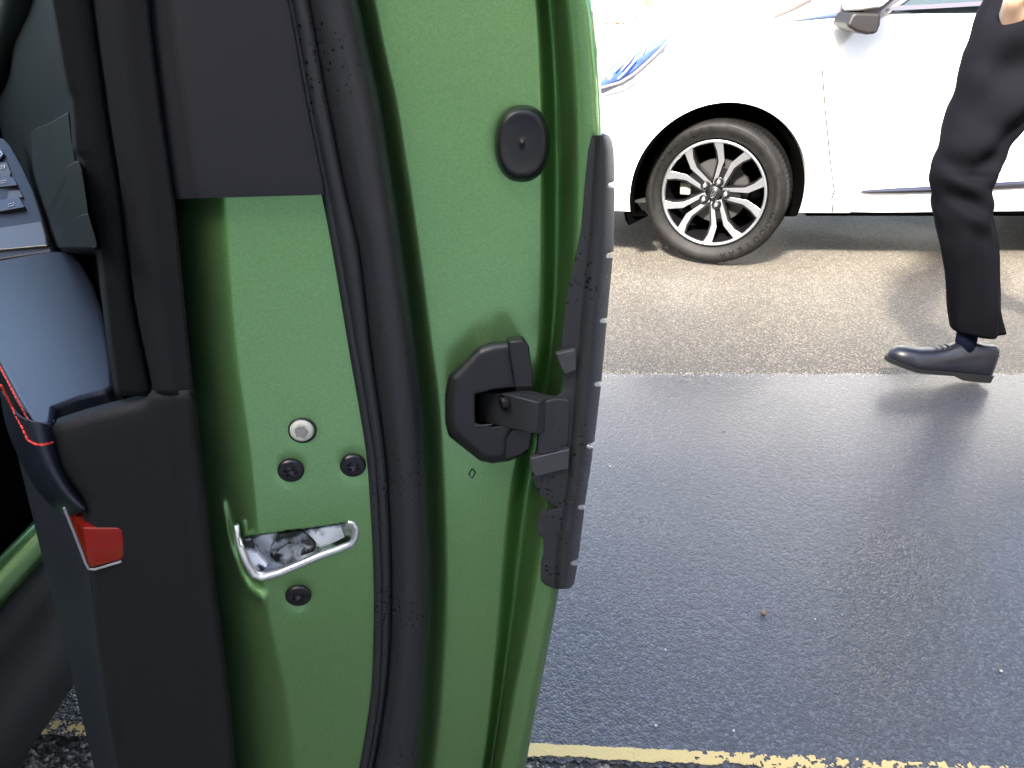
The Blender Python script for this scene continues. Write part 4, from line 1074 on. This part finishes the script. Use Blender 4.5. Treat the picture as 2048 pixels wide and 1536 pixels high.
# body under the clothes: one skinned figure
def skin_fig():
    me = bpy.data.meshes.new('body'); hx, hz, my_ = HX, 1.12, PY+.08
    kn, an = at(1926, 350, PY), at(1940, 668, PY)
    J = {'pel': (hx, my_, hz, .12), 'spine': (hx-.02, my_, hz+.25, .13), 'chest': (hx-.04, my_, hz+.48, .15), 'neck': (hx-.06, my_, hz+.64, .06), 'head': (hx-.09, my_, hz+.74, .085), 'crown': (hx-.10, my_, hz+.86, .085),
         'lh': (at(2110, 60, PY).x, PY+.02, at(2110, 60, PY).z, .065), 'lk': (kn.x, PY+.005, kn.z, .034), 'la': (an.x+.004, PY+.008, an.z, .025),
         'rh': (hx+.02, PY+.17, hz-.08, .09), 'rk': (hx+.26, PY+.17, .60, .058), 'ra': (hx+.62, PY+.17, .17, .036),
         'ls': (hx-.05, my_-.2, hz+.50, .06), 'le': (hx+.05, my_-.27, hz+.24, .045),
         'rs': (hx-.03, my_+.2, hz+.50, .06), 're': (hx+.05, my_+.27, hz+.22, .045), 'rw': (hx+.22, my_+.28, hz+.02, .03)}
    wr = at(2030, -14, PY-.115); J['lw'] = (wr.x, wr.y, wr.z, .031)
    E = [('pel', 'spine'), ('spine', 'chest'), ('chest', 'neck'), ('neck', 'head'), ('head', 'crown'), ('pel', 'lh'), ('lh', 'lk'), ('lk', 'la'), ('pel', 'rh'), ('rh', 'rk'), ('rk', 'ra'), ('chest', 'ls'), ('ls', 'le'), ('le', 'lw'), ('chest', 'rs'), ('rs', 're'), ('re', 'rw')]
    # left hand: palm, thumb, fingers going into the pocket
    pm = at(2030, 40, PY-.05); J['lp'] = (pm.x, pm.y, pm.z, .032); E.append(('lw', 'lp'))
    for k in range(4):
        b = Vector(pm)+Vector((-.018+.012*k, .004*k, -.035)); t_ = b+Vector((-.004, .012, -.05-.006*(k in (1, 2))))
        J['f%d' % k] = (*b, .010); J['g%d' % k] = (*t_, .008); E += [('lp', 'f%d' % k), ('f%d' % k, 'g%d' % k)]
    J['th'] = (pm.x-.026, pm.y+.02, pm.z-.01, .010); J['ti'] = (pm.x-.030, pm.y+.03, pm.z-.045, .009); E += [('lp', 'th'), ('th', 'ti')]
    wv = Vector(J['rw'][:3])
    J['rp'] = (wv.x-.03, wv.y, wv.z-.08, .034); E.append(('rw', 'rp'))
    for k in range(4):
        b = Vector(J['rp'][:3])+Vector((-.02+.014*k, 0, -.045)); J['rf%d' % k] = (*b, .010); J['rg%d' % k] = (b.x-.01, b.y-.02, b.z-.045, .008); E += [('rp', 'rf%d' % k), ('rf%d' % k, 'rg%d' % k)]
    names = list(J); idx = {n: i for i, n in enumerate(names)}
    me.from_pydata([J[n][:3] for n in names], [(idx[a], idx[b]) for a, b in E], [])
    o = bpy.data.objects.new('body', me); COL.objects.link(o); me.materials.append(M_SKIN)
    sk = o.modifiers.new('skin', 'SKIN'); 
    for i, n in enumerate(names):
        r = J[n][3]; me.skin_vertices[0].data[i].radius = (r, r); me.skin_vertices[0].data[i].use_root = (n == 'pel')
    s = o.modifiers.new('s', 'SUBSURF'); s.levels = 2; s.render_levels = 2
    sk.use_smooth_shade = True
    return pp(o), J
fig, J = skin_fig()
# hair cap, jacket
def sphere(name, c, r, m, sc=(1, 1, 1)):
    bm = bmesh.new(); bmesh.ops.create_uvsphere(bm, u_segments=24, v_segments=16, radius=r)
    for v in bm.verts: v.co = Vector((v.co.x*sc[0]+c[0], v.co.y*sc[1]+c[1], v.co.z*sc[2]+c[2]))
    me = bpy.data.meshes.new(name); bm.to_mesh(me); bm.free(); me.materials.append(m)
    for p in me.polygons: p.use_smooth = True
    o = bpy.data.objects.new(name, me); COL.objects.link(o); return pp(o)
M_HAIR = mat('dark_hair', (.02, .015, .012), .6)
hc = J['crown']; sphere('hair', (hc[0]+.025, hc[1], hc[2]+.01), .11, M_HAIR, (1, .92, .95))
for s in (-1, 1): sphere('ear', (hc[0]+.02, hc[1]+s*.093, hc[2]-.07), .022, M_SKIN, (.6, .4, 1.3))
sphere('nose', (hc[0]-.085, hc[1], hc[2]-.07), .018, M_SKIN, (1, .7, 1.3))
for s in (-1, 1): sphere('eye', (hc[0]-.072, hc[1]+s*.033, hc[2]-.035), .013, M_ICON)
rows = []
for z, rx, ry, dx in ((1.09, .125, .175, .01), (1.16, .13, .18, 0), (1.25, .125, .17, -.01), (1.4, .125, .17, -.02), (1.52, .14, .20, -.03), (1.62, .14, .215, -.04), (1.68, .10, .18, -.05), (1.73, .065, .075, -.06)):
    rows.append([Vector((HX+dx+.0+rx*math.cos(2*math.pi*j/32), PY+.08+ry*math.sin(2*math.pi*j/32), z+.03)) for j in range(32)])
V, Fc = grid(rows, True); pp(obj('jacket', V, Fc, M_CLOTH, smooth=True, solid=.006))
for a, b in (('ls', 'le'), ('rs', 're')):
    A, B = Vector(J[a][:3]), Vector(J[b][:3]); pp(obj('sleeve', *tube([A, A.lerp(B, .5), B, B+(Vector(J[b[0]+'w'][:3])-B)*.25], lambda t: .075-.02*t, 16), M_CLOTH, smooth=True))
# trousers seat
rows = []
for z, rx, ry in ((1.20, .125, .17), (1.10, .14, .18), (1.02, .13, .17), (.95, .10, .15), (.90, .05, .1)):
    rows.append([Vector((HX+rx*math.cos(2*math.pi*j/32)+.02, PY+.08+ry*math.sin(2*math.pi*j/32), z)) for j in range(32)])
V, Fc = grid(rows, True); pp(obj('trouser_seat', V, Fc, M_CLOTH, smooth=True))
# shoe
def shoe(toe, heel, cy, tilt_lift=0, up=Vector((0, 0, 1))):
    """toe / heel : ends of the sole on the ground side; lofted upper, welt and heel block"""
    ax = toe-heel; L = ax.length; ax.normalize(); lat = Vector((0, 1, 0)); upv = ax.cross(lat); 
    if upv.z < 0: upv = -upv
    prof = [(0, .030, .092), (.04, .036, .098), (.15, .040, .096), (.28, .038, .104), (.38, .038, .096), (.50, .042, .070), (.62, .046, .062), (.75, .048, .058), (.86, .045, .052), (.94, .034, .042), (.985, .018, .028), (1.0, .004, .018)]
    rows, sole = [], []
    for t, w_, h_ in prof:
        sp = .014*sm((t-.72)/.28)       # toe spring
        c = heel+ax*(L*t)+upv*(.022+sp)
        row = []
        for k in range(24):
            a = 2*math.pi*k/24; ca, sa = math.cos(a), math.sin(a)
            hh_ = (h_*max(0, sa)**.8 if sa > 0 else -.004*abs(sa))
            row.append(c+lat*(w_*math.copysign(abs(ca)**.75, ca))+upv*hh_)
        rows.append(row)
        row = []
        th = .022 if t < .36 else .010
        for k in range(24):
            a = 2*math.pi*k/24
            row.append(c+lat*((w_+.004)*math.copysign(abs(math.cos(a))**.75, math.cos(a)))+ax*(.004*(1 if t > .9 else -1 if t < .05 else 0))+upv*(.003 if math.sin(a) > 0 else -th))
        sole.append(row)
    V, Fc = grid(rows, True); cap(V, Fc, list(range(24))); cap(V, Fc, list(range(11*24, 12*24))); up_ = pp(obj('shoe', V, Fc, M_SHOE, smooth=True))
    V, Fc = grid(sole, True); cap(V, Fc, list(range(24))); cap(V, Fc, list(range(11*24, 12*24))); so = obj('sole', V, Fc, M_SOLE, bevel=.002); so.parent = up_
    # welt seam, quarter seam, laces
    for t0, t1, hgt in ((.03, .55, .055),):
        P = [heel+ax*(L*(t0+(t1-t0)*k/10))+upv*(.022+hgt+.02*math.cos(k/10*3))-lat*(.040+.004*math.sin(k/10*3.14)) for k in range(11)]
        s2 = obj('shoe_seam', *tube(P, .0015, 5), M_SOLE); s2.parent = up_
    for k in range(4):
        c = heel+ax*(L*(.47+.05*k))+upv*(.096-.006*k); l_ = obj('lace', *tube([c-lat*.022, c+upv*.004, c+lat*.022], .002, 5), M_SOLE); l_.parent = up_
    return up_
toe, heel = at(1768, 735, PY), at(1968, 757, PY)
shoe(toe, heel, PY)
a0, a1 = at(1938, 650, PY), at(1928, 704, PY)
pp(obj('sock', *tube([a0, a0.lerp(a1, .5), a1], .031, 20), M_SOCK, smooth=True))
shoe(Vector((HX+.50, PY+.17, 0.0)), Vector((HX+.72, PY+.17, .13)), PY+.17)
pp(obj('sock', *tube([Vector((HX+.60, PY+.17, .22)), Vector((HX+.655, PY+.17, .14))], .040, 16), M_SOCK, smooth=True))

# ------------------------------------------------------------------ far background
M_BW = mat('pale_render_wall', (.78, .76, .72), .7, var=(.5, (.7, .68, .63), .4, .6)); M_WIN = mat('brown_shutter', (.085, .040, .014), .7, spec=.1)
M_ROOF = mat('grey_roof', (.5, .5, .5), .6); M_SIL = mat('pale_blue_paint', (.09, .10, .18), .5)
bd = empty('building', (6, 46, 0), 'long pale building with small brown windows beyond the white car', 'building')
binv = Matrix.Translation(-Vector(bd.location))
def bp_(o): o.parent = bd; o.matrix_parent_inverse = binv; return o
bp_(obj('wall', *box((8, 50, 2.6), (46, 8, 5.2)), M_BW)); bp_(obj('roof', *box((8, 50, 5.35), (47, 9, .3)), M_ROOF))
for px, w_, y0_, y1_ in ((1213, 6, 44, 50), (1220, 1.4, 43, 50), (1235, 8.5, 44, 50), (1247, 4.5, 44, 49), (1257, 4, 48, 54), (1272, 6, 31, 34), (1310, 7, 44, 49)):
    a, b = at(px-w_/2, y0_, 45.9), at(px+w_/2, y1_, 45.9)
    wn = bp_(obj('window', *box(((a.x+b.x)/2, 45.99, (a.z+b.z)/2), (b.x-a.x, .10, a.z-b.z)), M_WIN))
    s = obj('sill', *box(((a.x+b.x)/2, 45.9, b.z-.04), ((b.x-a.x)*1.15, .2, .05)), M_BW); s.parent = wn
tb = empty('building', (-14, -8, 0), 'tall beige building standing behind the viewer, shading the near road', 'building')
tinv = Matrix.Translation(-Vector(tb.location))
def tp_(o): o.parent = tb; o.matrix_parent_inverse = tinv; return o
TBX, TBY, TBH = 4.2, -5.0, 6.9
tp_(obj('wall', *box((TBX-15, TBY-4, TBH/2), (30, 8, TBH)), mat('beige_render', (.62, .56, .44), .8, var=(.6, (.50, .46, .36), .4, .6))))
tp_(obj('parapet', *box((TBX-15, TBY-4, TBH+.1), (30.3, 8.3, .2)), M_ROOF))
for fl in range(2):
    for k in range(9):
        x = TBX-1.6-k*3.1; z = 1.7+fl*3.1
        wn = tp_(obj('window', *box((x, TBY+.02, z), (1.3, .06, 1.6)), M_GLASS))
        f_ = obj('frame', *join(box((x, TBY+.06, z+.83), (1.44, .08, .07)), box((x, TBY+.06, z-.83), (1.5, .14, .07)), box((x-.68, TBY+.06, z), (.07, .08, 1.58)), box((x+.68, TBY+.06, z), (.07, .08, 1.58))), M_WHITEPL); f_.parent = wn
rb = empty('building', (16, -4, 0), 'dark brick block added out of view right of the road to darken that side', 'building')  # unseen block, added so right-facing paint and road see something dark
rinv = Matrix.Translation(-Vector(rb.location))
o = obj('wall', *box((15, -5, 4.2), (9, 15, 8.4)), mat('shade_block_brick', (.10, .06, .045), .8, var=(3, (.07, .045, .035), .4, .6))); o.parent = rb; o.matrix_parent_inverse = rinv
for fl in range(2):
    for k in range(5):
        wn = obj('window', *box((10.48, -11+k*2.8, 2+fl*3.2), (.08, 1.2, 1.5)), M_GLASS); wn.parent = rb; wn.matrix_parent_inverse = rinv
def far_car(px, Y, m, label, rz=0):
    c = at(px, 68, Y); e = empty('parked_car', (c.x, Y, 0), label, 'car', 'cars parked in front of the pale building')
    prof = [(-2.1, .3), (-2.1, .75), (-1.9, .95), (-1.1, 1.0), (-.5, 1.42), (.9, 1.45), (1.7, 1.0), (2.1, .9), (2.12, .3)]
    P = [Vector((a, -.85, b)) for a, b in prof]; o = obj('body', *prism(P, Vector((0, 1.7, 0))), m, bevel=.08); o.parent = e
    g_ = [Vector((a, -.87, b)) for a, b in ((-1.0, 1.0), (-.48, 1.35), (.85, 1.38), (1.5, 1.0))]; o = obj('window', *prism(g_, Vector((0, 1.74, 0))), M_GLASS); o.parent = e
    for x_ in (-1.3, 1.35):
        for y_ in (-.8, .8):
            o = obj('wheel', *tube([Vector((x_, y_-.1, .32)), Vector((x_, y_+.1, .32))], .32, 20), M_TYRE); o.parent = e
    e.rotation_euler = (0, 0, rz)
far_car(1284, 36, M_SIL, 'pale blue car seen end-on, far off just above the headlight', R(80))
far_car(1225, 40, M_WHITE, 'far white car parked left of the pale blue one', R(90))
sg = empty('sign', (at(1303, 0, 30).x, 30, 0), 'small pink and yellow board on a post, far off at the top of the view', 'sign')
a = at(1303, 2, 30)
o = obj('board', *box((0, 0, a.z), (.55, .05, .22), Matrix.Rotation(R(-18), 3, 'Y')), mat('sign_face', (.22, .09, .07), .5, var=(3, (.20, .15, .03), .45, .55)), bevel=.01); o.parent = sg
o = obj('post', *tube([Vector((0, .05, 0)), Vector((0, .05, a.z))], .03, 10), M_BW); o.parent = sg
